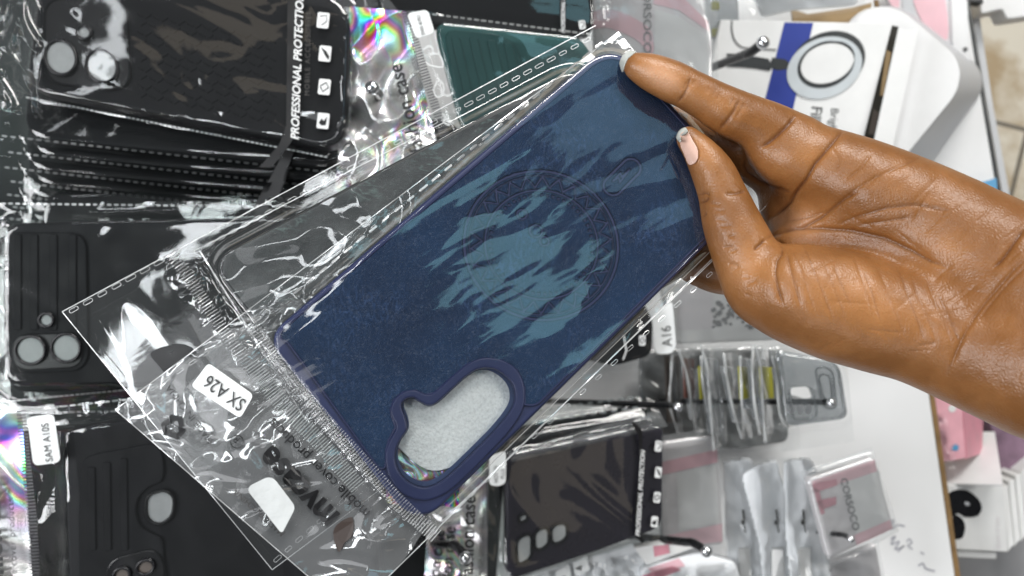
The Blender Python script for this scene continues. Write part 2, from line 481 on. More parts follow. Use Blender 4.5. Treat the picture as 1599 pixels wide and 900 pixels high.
M['dark_gap'] = principled('dark_interior', (.02, .018, .012), .7)
M['grey_shelf'] = principled('grey_shelf', (.30, .30, .31), .6, var=.05)
M['ink'] = principled('pen_ink', (.36, .36, .40), .6)
M['blue_tag'] = principled('light_blue_card', (.10, .32, .55), .5)
M['purple'] = principled('purple_pack', (.24, .15, .21), .5, var=.3)
M['brown_case'] = principled('brown_dim', (.08, .065, .055), .45)
M['smoky'] = principled('smoky_plastic', (.28, .29, .29), .3, var=.3, vscale=40)
M['white_fold'] = film('white_fold', gain=1.6, base=.08, rough=.2, haze=.45, hazecol=(.9, .92, .92))
M['orange'] = principled('orange_dot', (.8, .16, .04), .4)

# ------------------------------------------------------------------ setting: board, shelf, floor
Z0 = flat(0.0)
def quad_obj(name, pl, pts, mat, t=0.004, parent=None, bev=0.0005, h=0.0):
    return slab(name, pl, np.array(pts, float), mat, parent, t=t, bev=bev, h=h)

def floor_material():
    m = NT('worn_floor_tile'); p = m.n('ShaderNodeBsdfPrincipled'); tc = m.n('ShaderNodeTexCoord')
    mp = m.n('ShaderNodeMapping'); mp.inputs['Rotation'].default_value = (0, 0, math.radians(14)); mp.inputs['Location'].default_value = (.12, .055, 0)
    m.l(tc.outputs['Object'], mp.inputs[0])
    br = m.n('ShaderNodeTexBrick'); br.offset = 0; br.inputs['Scale'].default_value = 1
    br.inputs['Brick Width'].default_value = .3; br.inputs['Row Height'].default_value = .3; br.inputs['Mortar Size'].default_value = .003
    m.l(mp.outputs[0], br.inputs['Vector'])
    br.inputs['Mortar'].default_value = (.12, .10, .07, 1)
    no = m.n('ShaderNodeTexNoise'); no.inputs['Scale'].default_value = 14; no.inputs['Detail'].default_value = 6
    m.l(tc.outputs['Object'], no.inputs['Vector'])
    cr = m.n('ShaderNodeValToRGB'); cr.color_ramp.elements[0].position = .38; cr.color_ramp.elements[0].color = (.34, .24, .12, 1)
    cr.color_ramp.elements[1].position = .56; cr.color_ramp.elements[1].color = (.62, .57, .47, 1)
    m.l(no.outputs['Fac'], cr.inputs[0]); m.l(cr.outputs[0], br.inputs['Color1']); m.l(cr.outputs[0], br.inputs['Color2'])
    m.l(br.outputs['Color'], p.inputs['Base Color']); p.inputs['Roughness'].default_value = .4
    m.l(p.outputs[0], m.out.inputs[0]); return m.m
v = np.array([[-1.2, -1.2, -.35], [2.0, -1.2, -.35], [2.0, 1.2, -.35], [-1.2, 1.2, -.35]])
fl = mk('floor', v, [(0, 1, 2, 3)], floor_material(), smooth=False); fl['kind'] = 'structure'

b = quad_obj('display_board', Z0, [(-700, -500), (1340, -500), (1364, 0), (1449, 605), (1491, 900), (1550, 1310), (-700, 1310)], M['white_board'], t=.012)
tag(b, 'white laminated display board with thin brown edge and pencil scribbles, behind the hooks', 'display board')
quad_obj('edge_strip', Z0, [(1365, 0), (1372, 0), (1458, 605), (1500, 900), (1560, 1310), (1551, 1310), (1492, 900), (1450, 605)], M['board_edge'], t=.012, parent=b, bev=.0003, h=.0004)
# pencil scribbles on the board
def scribble(parts):
    return merge([stroke_vf(Z0, spl(p, 6, closed=False), w, h=.0005) for p, w in parts])
v, f = scribble([([(1385, 820), (1396, 812), (1392, 826), (1402, 820), (1413, 822)], 2.2), ([(1391, 842), (1398, 838), (1392, 850), (1404, 846), (1398, 858), (1412, 853)], 2.4),
                 ([(1402, 862), (1406, 858), (1412, 852)], 2), ([(1416, 846), (1420, 842), (1424, 848), (1418, 852), (1425, 858)], 2), ([(1434, 884), (1441, 880), (1446, 888), (1460, 892)], 2.5), ([(1438, 862), (1443, 866)], 2)])
mk('pencil_marks', v, f, M['ink'], b, smooth=False)

ZS = flat(-.045)
s = quad_obj('shelf', ZS, [(1330, -60), (1498, -60), (1508, 0), (1525, 110), (1557, 302), (1600, 560), (1380, 560), (1300, 200)], M['white_plastic'], t=.015)
tag(s, 'white shelf top with dark edge beside the tiled floor, under the ring light box', 'shelf')
quad_obj('edge_strip', ZS, [(1499, -60), (1504, -60), (1514, 0), (1531, 110), (1563, 302), (1606, 560), (1601, 560), (1558, 302), (1526, 110), (1509, 0)], M['black_dull'], t=.016, parent=s, bev=.0004, h=-.001)
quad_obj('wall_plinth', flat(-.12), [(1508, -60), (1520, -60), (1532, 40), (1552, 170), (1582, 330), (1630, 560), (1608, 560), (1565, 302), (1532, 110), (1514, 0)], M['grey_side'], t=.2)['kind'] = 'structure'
g = quad_obj('grey_counter', flat(-.14), [(1420, 560), (2000, 560), (2000, 1500), (1480, 1500)], M['grey_shelf'], t=.02)
tag(g, 'grey counter top below the board edge, under the stacked white boxes', 'counter')

# ------------------------------------------------------------------ the blue phone case
PB = Plane((413.6, 528, H - .2572), (652.5, 826.8, H - .2482), (957.2, 63.2, H - .2965))
A_, B_, C_, D_ = (413.6, 528), (652.5, 826.8), (957.2, 63.2), (1180.5, 306.6)
case_outline = rpoly([A_, C_, D_, B_], [34, 52, 40, 52], 9)
hole = spl([(627, 634), (632, 624), (645, 620.5), (658, 628), (670, 633), (684, 627), (708, 605), (730, 586), (749, 575.5), (772, 576), (793, 590), (803.5, 609), (801, 634), (777, 667), (745, 700), (710, 734), (687, 752.5), (663, 761), (639, 753), (622, 734), (617, 710), (624, 688), (635, 671), (634, 655)], 5)
rim_out = spl([(609, 641), (615, 624), (629, 612), (648, 608.5), (664, 615), (678, 612), (703, 590), (730, 568), (754, 558.5), (782, 561), (806, 575), (819, 601), (818, 636), (797, 672), (760, 712), (722, 750), (694, 772), (662, 782), (629, 772), (607, 745), (601, 712), (607, 690), (618, 668), (612, 652)], 5)

def leather(name, base, dark, sc=1300):
    m = NT(name); p = m.n('ShaderNodeBsdfPrincipled'); tc = m.n('ShaderNodeTexCoord')
    vo = m.n('ShaderNodeTexVoronoi', feature='DISTANCE_TO_EDGE'); vo.inputs['Scale'].default_value = sc
    no = m.n('ShaderNodeTexNoise'); no.inputs['Scale'].default_value = 120; no.inputs['Detail'].default_value = 4
    mp = m.n('ShaderNodeMapping'); mp.inputs['Scale'].default_value = (1, 1, .3)
    m.l(tc.outputs['Object'], mp.inputs[0])
    mixv = m.n('ShaderNodeVectorMath', operation='MULTIPLY_ADD'); mixv.inputs[1].default_value = (.004, .004, .004)
    m.l(tc.outputs['Object'], no.inputs['Vector']); m.l(no.outputs['Color'], mixv.inputs[0]); m.l(tc.outputs['Object'], mixv.inputs[2])
    m.l(mixv.outputs[0], vo.inputs['Vector'])
    mr = m.n('ShaderNodeMapRange'); mr.inputs[1].default_value = 0; mr.inputs[2].default_value = .25; m.l(vo.outputs['Distance'], mr.inputs[0])
    at_ = m.n('ShaderNodeAttribute', attribute_name='groove')
    n2 = m.n('ShaderNodeTexNoise'); n2.inputs['Scale'].default_value = 35; n2.inputs['Detail'].default_value = 6; m.l(tc.outputs['Object'], n2.inputs['Vector'])
    cr = m.n('ShaderNodeMix', data_type='RGBA'); cr.inputs[6].default_value = (*dark, 1); cr.inputs[7].default_value = (*base, 1)
    mr2 = m.n('ShaderNodeMapRange'); mr2.inputs[1].default_value = .3; mr2.inputs[2].default_value = .7; m.l(n2.outputs['Fac'], mr2.inputs[0])
    m.l(mr2.outputs[0], cr.inputs[0])
    c2 = m.n('ShaderNodeMix', data_type='RGBA'); c2.inputs[7].default_value = (dark[0] * .05, dark[1] * .05, dark[2] * .06, 1)
    m.l(cr.outputs[2], c2.inputs[6]); m.l(at_.outputs['Fac'], c2.inputs[0])
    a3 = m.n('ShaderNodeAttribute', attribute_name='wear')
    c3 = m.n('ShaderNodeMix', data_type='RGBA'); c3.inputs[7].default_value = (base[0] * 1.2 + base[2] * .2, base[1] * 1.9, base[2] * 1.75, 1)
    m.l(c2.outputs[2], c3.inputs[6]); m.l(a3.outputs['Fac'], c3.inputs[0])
    m.l(c3.outputs[2], p.inputs['Base Color'])
    p.inputs['Roughness'].default_value = .42; p.inputs['Specular IOR Level'].default_value = .42
    m.l(m.bump(mr.outputs[0], .8, .00022), p.inputs['Normal'])
    m.l(p.outputs[0], m.out.inputs[0]); return m.m
M['leather_blue'] = leather('blue_leather', (.012, .055, .150), (.006, .030, .092))
M['leather_grey'] = leather('charcoal_leather', (.21, .22, .225), (.07, .076, .08))
M['rim_blue'] = principled('navy_rubber', (.022, .034, .125), .4, var=.06, bump=.08, bscale=900)
M['rim_light'] = principled('navy_rubber_inner', (.06, .09, .20), .3)
M['rim_grey'] = principled('charcoal_rubber', (.020, .022, .024), .4)

bc = thing('phone_case', 'navy leather phone case with a ring emblem and large camera cutout, held in front', 'phone case', at(790, 440, H - .273))
slab('body', PB, case_outline, M['rim_blue'], bc, [hole], t=.0030, bev=.0011, h=0, res=4)
# outer side wall of the shell
inner_wall = rpoly([np.array(A_) + (9, 0), np.array(C_) + (0, 9), np.array(D_) + (-9, 0), np.array(B_) + (0, -9)], [30, 46, 36, 46], 9)
slab('side_wall', PB, case_outline, M['rim_blue'], bc, [inner_wall], t=.0060, bev=.0006, h=-.0028)
# raised camera surround
slab('camera_rim', PB, rim_out, M['rim_blue'], bc, [hole], t=.0030, bev=.0007, h=.0013, res=4)
# wall of the cutout: pale inner lip
hin = np.array(hole); cen = hin.mean(0)
lip_out = cen + (hin - cen) * 1.0; lip_in = cen + (hin - cen) * .955 + np.array([-1.5, -2.5])
slab('cutout_lip', PB, lip_out, M['rim_light'], bc, [lip_in], t=.0030, bev=.0004, h=-.0016)

panel_poly = np.concatenate([
    rpoly([(425, 529), (958, 75), (1168, 304), (838, 633), (823, 633)], [26, 44, 34, 10, 4], 7)[:],
    np.array([(819, 606), (807, 578), (783, 563), (754, 560), (730, 569), (703, 592), (678, 614), (664, 617), (648, 610), (629, 613), (615, 625), (610, 640), (612, 652), (618, 667), (607, 688), (603, 704), (603, 722)]),
    np.array([(601, 730), (596, 733), (590, 730)])])
def seg_d(px, py, a, b):
    ex, ey = b[0] - a[0], b[1] - a[1]
    t = np.clip(((px - a[0]) * ex + (py - a[1]) * ey) / (ex * ex + ey * ey + 1e-9), 0, 1)
    return np.hypot(px - a[0] - t * ex, py - a[1] - t * ey)
# emblem centre in plane coordinates
EC = PB.uv([(846, 381)])[0]
class rel_fn: wear = None
def leather_relief(pl, emblem=True, seed=3):
    def fn(px, py):
        uv = pl.uv(np.stack([px, py], 1)) * 1000.0       # mm
        x, y = uv[:, 0], uv[:, 1]
        # soft creased grain, bands of stronger wrinkles
        band = smooth(-.05, .25, perlin(x / 22, y / 22, seed))
        gr = wrinkle(x, y, 1.7, seed, ang=-38, stretch=3.2, octv=2) * .20 * (.10 + band) + perlin(x / 9, y / 9, seed + 4) * .04 + perlin(x * 1.1, y * 1.1, seed + 6) * .03
        groove = np.zeros_like(x)
        if emblem:
            c = EC * 1000
            dx, dy = x - c[0], y - c[1]; r = np.hypot(dx, dy)
            line = lambda d, w: np.exp(-(d / w) ** 2)
            g = np.maximum(line(r - 27.0, .62), .8 * line(r - 25.3, .45))
            g = np.maximum(g, .9 * line(r - 19.8, .55))
            th = np.arctan2(dy, dx)
            # stitched inner ring
            g = np.maximum(g, line(r - 18.0, .6) * (np.sin(th * 55) > -.1))
            # zigzag band between the rings
            tri = 2 * np.abs(((th / (2 * np.pi) * 26) % 1) - .5)
            zz = (r - (20.8 + 4.0 * tri))
            g = np.maximum(g, .9 * line(zz * .62, .5) * (r < 25.2) * (r > 20.4))
            # small round marks on the axis
            for (qx, qy), rad in (((837, 361), 2.2), ((850, 377), 1.6), ((815, 335), 1.7)):
                q = pl.uv([(qx, qy)])[0] * 1000
                g = np.maximum(g, line(np.hypot(x - q[0], y - q[1]) - rad, .5))
            # pill with a bolt
            p1, p2 = pl.uv([(957, 291), (986, 262)]) * 1000
            g = np.maximum(g, line(seg_d(x, y, p1, p2) - 3.4, .6))
            bolt = pl.uv([(957, 283), (969, 270), (971, 277), (983, 265), (968, 285), (966, 277), (957, 283)]) * 1000
            db = np.min([seg_d(x, y, bolt[i], bolt[i + 1]) for i in range(6)], axis=0)
            g = np.maximum(g, .9 * line(db, .5))
            groove = g
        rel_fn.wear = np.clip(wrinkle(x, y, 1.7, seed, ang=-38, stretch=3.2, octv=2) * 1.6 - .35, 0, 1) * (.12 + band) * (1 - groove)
        return (gr - groove * 1.0 + np.clip(groove * 4 * (1 - groove) - .3, 0, 1) * .12) / 1000.0, groove
    return fn
rel = leather_relief(PB)
h0 = .0006
W, Q, P = sheet_vf(PB, [(425, 527), (958, 74), (1169, 305), (652, 815)], 1.6, lambda x, y: h0 + rel(x, y)[0], clip=lambda x, y: sdpoly(x, y, panel_poly) < 0)
g_ = rel(P[:, 0], P[:, 1])[1] * 1.0
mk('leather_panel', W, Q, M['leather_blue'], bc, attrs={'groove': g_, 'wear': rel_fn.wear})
# bead round the panel
pp = np.concatenate([panel_poly, panel_poly[:1]])
v, f = tube_vf(PB.w(pp, .0006), .00042, 6, cap=False)
mk('panel_bead', v, f, M['rim_blue'], bc)

# white foam sheet inside the bag
fm = slab('foam_sheet', PB, rpoly([(590, 560), (730, 520), (838, 540), (802, 640), (716, 728), (676, 738), (650, 726), (606, 684)], [12, 10, 10, 20, 20, 24, 20, 10]), M['foam'], t=.0012, bev=.0003, h=-.0045)
tag(fm, 'white sparkly foam sheet seen through the camera cutout of the navy case', 'foam sheet')

# ------------------------------------------------------------------ the charcoal case behind
def zb_(p): return float(PB.w([p], -.015)[0, 2])
PG = Plane((322, 407, zb_((322, 407)) - .002), (905, 100, zb_((905, 100)) - .004), (560, 712, zb_((560, 712))))
gc = thing('phone_case', 'charcoal grey leather phone case in clear film, half hidden behind the navy one', 'phone case', at(600, 330, H - .295))
g_out = rpoly([(322, 407), (912, 97), (1120, 400), (552, 712)], [44, 50, 50, 44], 9)
slab('body', PG, g_out, M['rim_grey'], gc, t=.009, bev=.0012, h=0, res=4)
relg = leather_relief(PG, False, 9)
W, Q, P = sheet_vf(PG, [(332, 408), (912, 105), (1110, 400), (554, 702)], 2.2, lambda x, y: .0005 + relg(x, y)[0] * 1.2, clip=lambda x, y: sdpoly(x, y, rpoly([(333, 408), (911, 107), (1108, 399), (554, 700)], 36, 7)) < 0)
relg(P[:, 0], P[:, 1])
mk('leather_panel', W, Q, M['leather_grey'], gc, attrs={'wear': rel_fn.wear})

# ------------------------------------------------------------------ bag of the navy case
fb = thing('plastic_bag', 'clear crinkled zip bag round the navy case with black upside-down lettering', 'plastic bag', at(420, 720, H - .265))
bagq = [(180, 640), (966, 50), (1196, 322), (548, 958)]          # TL (header corner), far top, far bottom, header corner
case_poly = np.array(case_outline)
thumb_press = [(1040, 290, 60), (1000, 150, 50)]
def hb(px, py):
    d = sdpoly(px, py, case_poly)
    over = 1 - smooth(-3, 16, d)
    ra, rb = (px * .84 - py * .54), (px * .54 + py * .84)
    ws = wrinkle(px, py, 80, 21, ang=-33, stretch=3.0, octv=1) * .00022 + perlin(ra / 100, rb / 34, 24) * .00026 + perlin(ra / 70, rb / 17, 29) * .00007 + perlin(ra / 34, rb / 10, 30) * .000032 + wrinkle(px, py, 34, 27, ang=-30, stretch=3.2, octv=1) * .00006 * smooth(.0, .3, perlin(px / 120, py / 120, 28))
    wh = wrinkle(px, py, 110, 31, ang=-20, stretch=2.0, octv=2) * .0012 + wrinkle(px, py, 190, 35, ang=60, stretch=1.4, octv=1) * .0022
    side = wrinkle(px, py, 14, 41, ang=-42, stretch=9, octv=2) * .0004
    hd = smooth(0, 60, d) * (px < 640) * (py > 480 - .0 * px)        # header zone
    head = (px * .62 + py * -.78 < -78) & (d > 0)
    low = -.0042 + np.where(hd > 0, wh * hd, 0) + side * (1 - hd)
    return over * (.0016 + ws) + (1 - over) * low
def bag_edge(P, u, v):
    Q = P.copy()
    n = wrinkle(P[:, 0], P[:, 1], 60, 77, octv=2) * 4.0
    e = np.minimum(v, 1 - v) < .02
    Q[:, 1] += np.where((u > .38) & e, n * .8, 0)
    # pinched corner by the zip at the lower side
    k = np.exp(-((P[:, 0] - 690) / 45) ** 2) * np.exp(-((P[:, 1] - 835) / 60) ** 2)
    Q[:, 0] -= k * 10; Q[:, 1] -= k * 12
    return Q
W, Q, P = sheet_vf(PB, bagq, 3.0, hb, edge=bag_edge)
front = mk('film', W, Q, M['film_case'], fb)
front.data.materials.append(M['film_header'])
cq = P[np.array(Q)].mean(1)
hm = (sdpoly(cq[:, 0], cq[:, 1], case_poly) > 10) & (cq[:, 1] > 512 + (cq[:, 0] - 395) * .0) & (cq[:, 0] < 690) & (cq[:, 1] - 640 > -(cq[:, 0] - 180) * .7)
front.data.polygons.foreach_set('material_index', hm.astype(np.int32))
def back_h(px, py): return np.full(np.shape(px), -.0080) + wrinkle(px, py, 90, 55, octv=2) * .001
W, Q, P = sheet_vf(PB, bagq, 8.0, back_h)
mk('back_film', W, Q, M['film'], fb)
W, Q, P = sheet_vf(PB, [(596, 676), (720, 700), (716, 792), (604, 786)], 2.5, lambda x, y: -.0068 + wrinkle(x, y, 30, 58, octv=1) * .0007)
mk('holographic_strip', W, Q, M['holo'], fb)
hbk = lambda x, y: hb(np.asarray(x), np.asarray(y))
# welded seams
parts = [dashes_vf(PB, (190, 640), (452, 465), 13, 13, 5.2, .0004, hbk, seed=3), dashes_vf(PB, (455, 462), (945, 62), 25, 15, 3.6, .0004, hbk, seed=4, ring=False),
         dashes_vf(PB, (700, 806), (1120, 418), 17, 13, 5.0, .0006, hbk, seed=5)]
for v, f in parts: mk('seam', v, f, M['seam'], fb, smooth=False)
edge_lines = [stroke_vf(PB, np.linspace(a, b, 60), 1.4, .0003, hbk) for a, b in (((180, 640), (966, 50)), ((180, 640), (548, 958)), ((548, 958), (1196, 322)), ((700, 790), (1110, 392)), ((690, 815), (1115, 405)))]
for v, f in edge_lines: mk('fold_line', v, f, M['seam'], fb, smooth=False)
v, f = ridges_vf(PB, [(395, 512), (452, 592), (510, 660), (570, 726), (630, 792), (682, 838)], 92, 24, .5, .0004, hbk, .0006)
mk('zip_strip', v, f, M['ridge'], fb, smooth=False)
v, f = ridges_vf(PB, [(392, 566), (440, 630), (500, 692), (560, 762)], 58, 26, .34, .0002, hbk, .0003)
mk('zip_strip', v, f, M['seam_dull'], fb, smooth=False)
# printing
HP = .0009
sm = hbk
ang = 180 + math.degrees(math.atan2(803 - 640, 572 - 405))
text('lettering', 'mobile cover products', PB, 579, 800, 24, ang, M['print_black'], fb, h=HP, hf=sm, spacing=1.0, sx=.96, bold=.008)
text('lettering', 'mvcase', PB, 531, 805, 56, 226, M['print_black'], fb, h=HP, hf=sm, bold=.034, sx=.93)
text('lettering', 'MADE IN CHINA', PB, 334, 688, 15, 180 + 52, M['print_black'], fb, h=HP, hf=sm, sx=1.0)
text('lettering', 'MADE IN CHINA', PB, 446, 832, 14, 180 + 42, M['print_greydim'], fb, h=HP + .0008, hf=sm, sx=1.0)
text('registered_mark', 'R', PB, 376, 686, 15, 225, M['print_black'], fb, h=HP, hf=sm)
ringpts = ell(370, 690, 10, 10)
v, f = stroke_vf(PB, np.concatenate([ringpts, ringpts[:1]]), 1.6, HP, sm); mk('registered_ring', v, f, M['print_black'], fb, smooth=False)
# recycling mark: three bent arrows
parts = []
for k in range(3):
    a = math.radians(20 + 120 * k)
    c = np.array([271, 667.]); R = lambda x, y, a=a: c + np.array([x * math.cos(a) - y * math.sin(a), x * math.sin(a) + y * math.cos(a)])
    for poly in ([R(-12, -17), R(2, -19), R(6, -12), R(-6, -9)], [R(4, -20), R(9, -18), R(15, -6), R(8, -3), R(3, -11)], [R(3, -4), R(19, -4), R(14, 6)]):
        parts.append(patch_vf(PB, poly, HP, sm))
v, f = merge(parts); mk('recycling_mark', v, f, M['print_black'], fb, smooth=False)
leafp = spl([(529, 862), (521, 842), (522, 826), (532, 815), (549, 808), (552, 822), (549, 838), (538, 848)], 5)
patch('leaf_mark', PB, leafp, M['leaf'], fb, HP, sm)
# size sticker
PL = Plane((325, 568, H - .2540), (394, 622, H - .2525), (300, 603, H - .2540))
stk = rpoly([(325, 567), (396, 617), (375, 654), (298, 603)], [6, 7, 7, 6], 6)
o = slab('label', PL, stk, M['label'], fb, t=.0003, bev=.0001, h=.0022)
o['label'] = 'white paper sticker reading SX A26'
text('label_text', 'SX A26', PL, 386, 627, 30, 180 + 35.5, M['print_black'], fb, h=.0026, sx=.78, bold=.005)
# blank torn sticker
bs = rpoly([(383, 762), (424, 742), (462, 792), (440, 834), (425, 815)], [12, 12, 8, 6, 8], 6)
patch('blank_sticker', PB, bs, M['crinkled_label'], fb, HP + .0003, lambda x, y: np.clip(hb(x, y), -.004, .001) * .4)

# ------------------------------------------------------------------ bag of the charcoal case
rb = thing('plastic_bag', 'clear zip bag round the charcoal case, its empty flap hanging over a boxed black case', 'plastic bag', at(250, 560, H - .275))
bq = [(97, 487), (930, 40), (1150, 380), (425, 890)]
def hg(px, py):
    d = sdpoly(px, py, g_out)
    over = 1 - smooth(-2, 14, d)
    w1 = wrinkle(px, py, 80, 61, ang=-35, stretch=2.0, octv=1) * .0006 + perlin(px / 50, py / 36, 62) * .0004
    w2 = wrinkle(px, py, 170, 66, ang=70, stretch=2.0, octv=1) * .0006
    zip_ = np.exp(-((px * .79 - py * .61 - (300 * .79 - 420 * .61)) / 26) ** 2) * wrinkle(px, py, 26, 68, octv=2) * .0012
    return over * (.0014 + w1) + (1 - over) * (-.004 + w2 + zip_)
W, Q, P = sheet_vf(PG, bq, 3.4, hg)
mk('film', W, Q, M['film'], rb)
W, Q, P = sheet_vf(PG, bq, 9.0, lambda x, y: np.full(np.shape(x), -.0105))
mk('back_film', W, Q, M['film'], rb)
for v, f in [dashes_vf(PG, (104, 490), (282, 391), 8, 17, 6.5, .0005, hg, seed=8), dashes_vf(PG, (300, 396), (925, 58), 34, 14, 5.6, .0005, hg, seed=9), dashes_vf(PG, (425, 880), (560, 760), 8, 14, 6, .0005, hg, seed=10)]: mk('seam', v, f, M['seam'], rb, smooth=False)
for v, f in [stroke_vf(PG, np.linspace(a, b, 60), w, .0004, hg) for a, b, w in (((97, 487), (930, 40), 1.5), ((97, 487), (425, 890), 1.5), ((425, 890), (640, 730), 1.3), ((312, 392), (505, 700), 2.4), ((318, 385), (700, 188), 1.4))]: mk('fold_line', v, f, M['seam'], rb, smooth=False)
v, f = ridges_vf(PG, [(268, 396), (292, 430), (318, 470), (352, 520), (402, 592), (470, 680)], 70, 20, .5, .0005, hg, .0007)
mk('zip_strip', v, f, M['ridge'], rb, smooth=False)
leaf2 = spl([(235, 552), (262, 540), (290, 538), (312, 556), (318, 580), (300, 592), (268, 592), (250, 574)], 5)
patch('leaf_mark', PG, leaf2, M['print_black'], rb, .0008, lambda x, y: np.full(np.shape(x), -.004))

# ------------------------------------------------------------------ the hand: one continuous surface
VX = 0.0009
def chain(st, n=7):
    """stations (px, py, radius px, depth m) -> dense centres and radii in metres"""
    S = spl(np.array(st, float), n, closed=False)
    c = np.array([O + rays([(q[0], q[1])])[0] * q[3] for q in S])
    return c, S[:, 2] * S[:, 3] / F
lo = np.array([0.030, -0.125, 0.285]); hi = np.array([0.225, 0.108, 0.455])
shp = tuple(((hi - lo) / VX).astype(int) + 1)
ax = [lo[i] + np.arange(shp[i]) * VX for i in range(3)]
SD = np.full(shp, 0.03, np.float32)
def smin(a, b, k):
    h = np.maximum(k - np.abs(a - b), 0) / k
    return np.minimum(a, b) - h * h * k * .25
def add_chain(st, k, kin=.004):
    c, r = chain(st)
    pad = r.max() + .016
    i0 = [max(int((c[:, i].min() - pad - lo[i]) / VX), 0) for i in range(3)]
    i1 = [min(int((c[:, i].max() + pad - lo[i]) / VX) + 1, shp[i]) for i in range(3)]
    if any(a >= b for a, b in zip(i0, i1)): return
    X = ax[0][i0[0]:i1[0]][:, None, None]; Y = ax[1][i0[1]:i1[1]][None, :, None]; Z = ax[2][i0[2]:i1[2]][None, None, :]
    d = None
    for j in range(len(c) - 1):
        a, e = c[j], c[j + 1] - c[j]
        t = np.clip(((X - a[0]) * e[0] + (Y - a[1]) * e[1] + (Z - a[2]) * e[2]) / (e @ e + 1e-12), 0, 1)
        q = np.sqrt((X - a[0] - t * e[0]) ** 2 + (Y - a[1] - t * e[1]) ** 2 + (Z - a[2] - t * e[2]) ** 2) - (r[j] + t * (r[j + 1] - r[j]))
        d = q if d is None else np.minimum(d, q)
    sl = tuple(slice(a, b) for a, b in zip(i0, i1))
    SD[sl] = smin(SD[sl], d.astype(np.float32), k)
# palm and forearm, from the back of the hand to the front
add_chain([(1235, 320, 48, .300), (1300, 350, 70, .297), (1380, 395, 92, .291), (1470, 440, 105, .282), (1560, 485, 125, .270), (1660, 530, 140, .258)], .006)
add_chain([(1205, 232, 40, .2855), (1235, 244, 54, .2850), (1290, 264, 63, .2830), (1365, 303, 77, .2780), (1450, 346, 85, .2720), (1530, 395, 96, .2640), (1600, 440, 110, .2570), (1680, 480, 120, .249)], .008)
add_chain([(1240, 385, 40, .2900), (1300, 370, 55, .2885), (1380, 385, 70, .2830), (1460, 425, 85, .2745), (1560, 490, 110, .2620), (1680, 540, 130, .248)], .010)
# middle and ring fingers behind the case
add_chain([(1255, 300, 46, .3030), (1195, 262, 38, .3020), (1135, 226, 32, .3030), (1085, 200, 28, .3060), (1040, 190, 24, .310)], .004)
add_chain([(1265, 365, 50, .3050), (1195, 398, 46, .3060), (1140, 414, 47, .3055), (1095, 410, 38, .3045), (1062, 398, 28, .3045)], .004)
# thenar
add_chain([(1192, 448, 56, .2745), (1240, 458, 78, .2715), (1308, 478, 87, .2695), (1370, 497, 86, .2670), (1440, 517, 86, .2625), (1530, 545, 98, .2560), (1640, 575, 120, .2460)], .005)
# index finger
add_chain([(995, 104, 21.5, .2865), (1018, 113.5, 28.5, .2860), (1048, 127, 32, .2852), (1075, 140, 31.5, .2848), (1108, 158, 33.5, .2844), (1138, 175, 37.5, .2842), (1170, 188, 38.5, .2846), (1204, 202, 40, .2852), (1240, 222, 44, .2860)], .0035)
# thumb
add_chain([(1075, 217, 19, .2832), (1094, 239, 26, .2818), (1114, 271, 33.5, .2808), (1128, 305, 37, .2796), (1141, 345, 44, .2784), (1158, 385, 49, .2772), (1178, 428, 54, .2758), (1196, 452, 56, .2748)], .0028)

def surface_nets(s, lo, vx):
    ins = s < 0
    cs = np.zeros(tuple(n - 1 for n in s.shape), np.int8)
    offs = [(i, j, k) for i in (0, 1) for j in (0, 1) for k in (0, 1)]
    for o in offs:
        cs += ins[o[0]:s.shape[0] - 1 + o[0], o[1]:s.shape[1] - 1 + o[1], o[2]:s.shape[2] - 1 + o[2]]
    act = np.argwhere((cs > 0) & (cs < 8))
    idm = np.full(cs.shape, -1, np.int64); idm[act[:, 0], act[:, 1], act[:, 2]] = np.arange(len(act))
    acc = np.zeros((len(act), 3)); cnt = np.zeros(len(act))
    for a in offs:
        for d in range(3):
            if a[d]: continue
            b = list(a); b[d] = 1
            va = s[act[:, 0] + a[0], act[:, 1] + a[1], act[:, 2] + a[2]]
            vb = s[act[:, 0] + b[0], act[:, 1] + b[1], act[:, 2] + b[2]]
            m = (va < 0) != (vb < 0)
            t = np.where(m, va / np.where(m, va - vb, 1), 0)
            p = np.array(a, float)[None].repeat(len(act), 0); p[:, d] += t
            acc[m] += p[m]; cnt[m] += 1
    V = lo + (act + acc / cnt[:, None]) * vx
    Fs = []
    for d in range(3):
        e1, e2 = [(1, 2), (2, 0), (0, 1)][d]
        sl0 = [slice(None)] * 3; sl1 = [slice(None)] * 3
        sl0[d] = slice(0, -1); sl1[d] = slice(1, None)
        x = ins[tuple(sl0)] != ins[tuple(sl1)]
        E = np.argwhere(x)
        E = E[(E[:, e1] > 0) & (E[:, e2] > 0) & (E[:, e1] < s.shape[e1] - 1) & (E[:, e2] < s.shape[e2] - 1)]
        q = []
        for da, db in ((0, 0), (1, 0), (1, 1), (0, 1)):
            c = E.copy(); c[:, e1] -= da; c[:, e2] -= db
            q.append(idm[c[:, 0], c[:, 1], c[:, 2]])
        q = np.stack(q, 1)
        flip = ins[E[:, 0], E[:, 1], E[:, 2]]
        q[~flip] = q[~flip][:, ::-1]
        Fs.append(q)
    return V, np.concatenate(Fs)
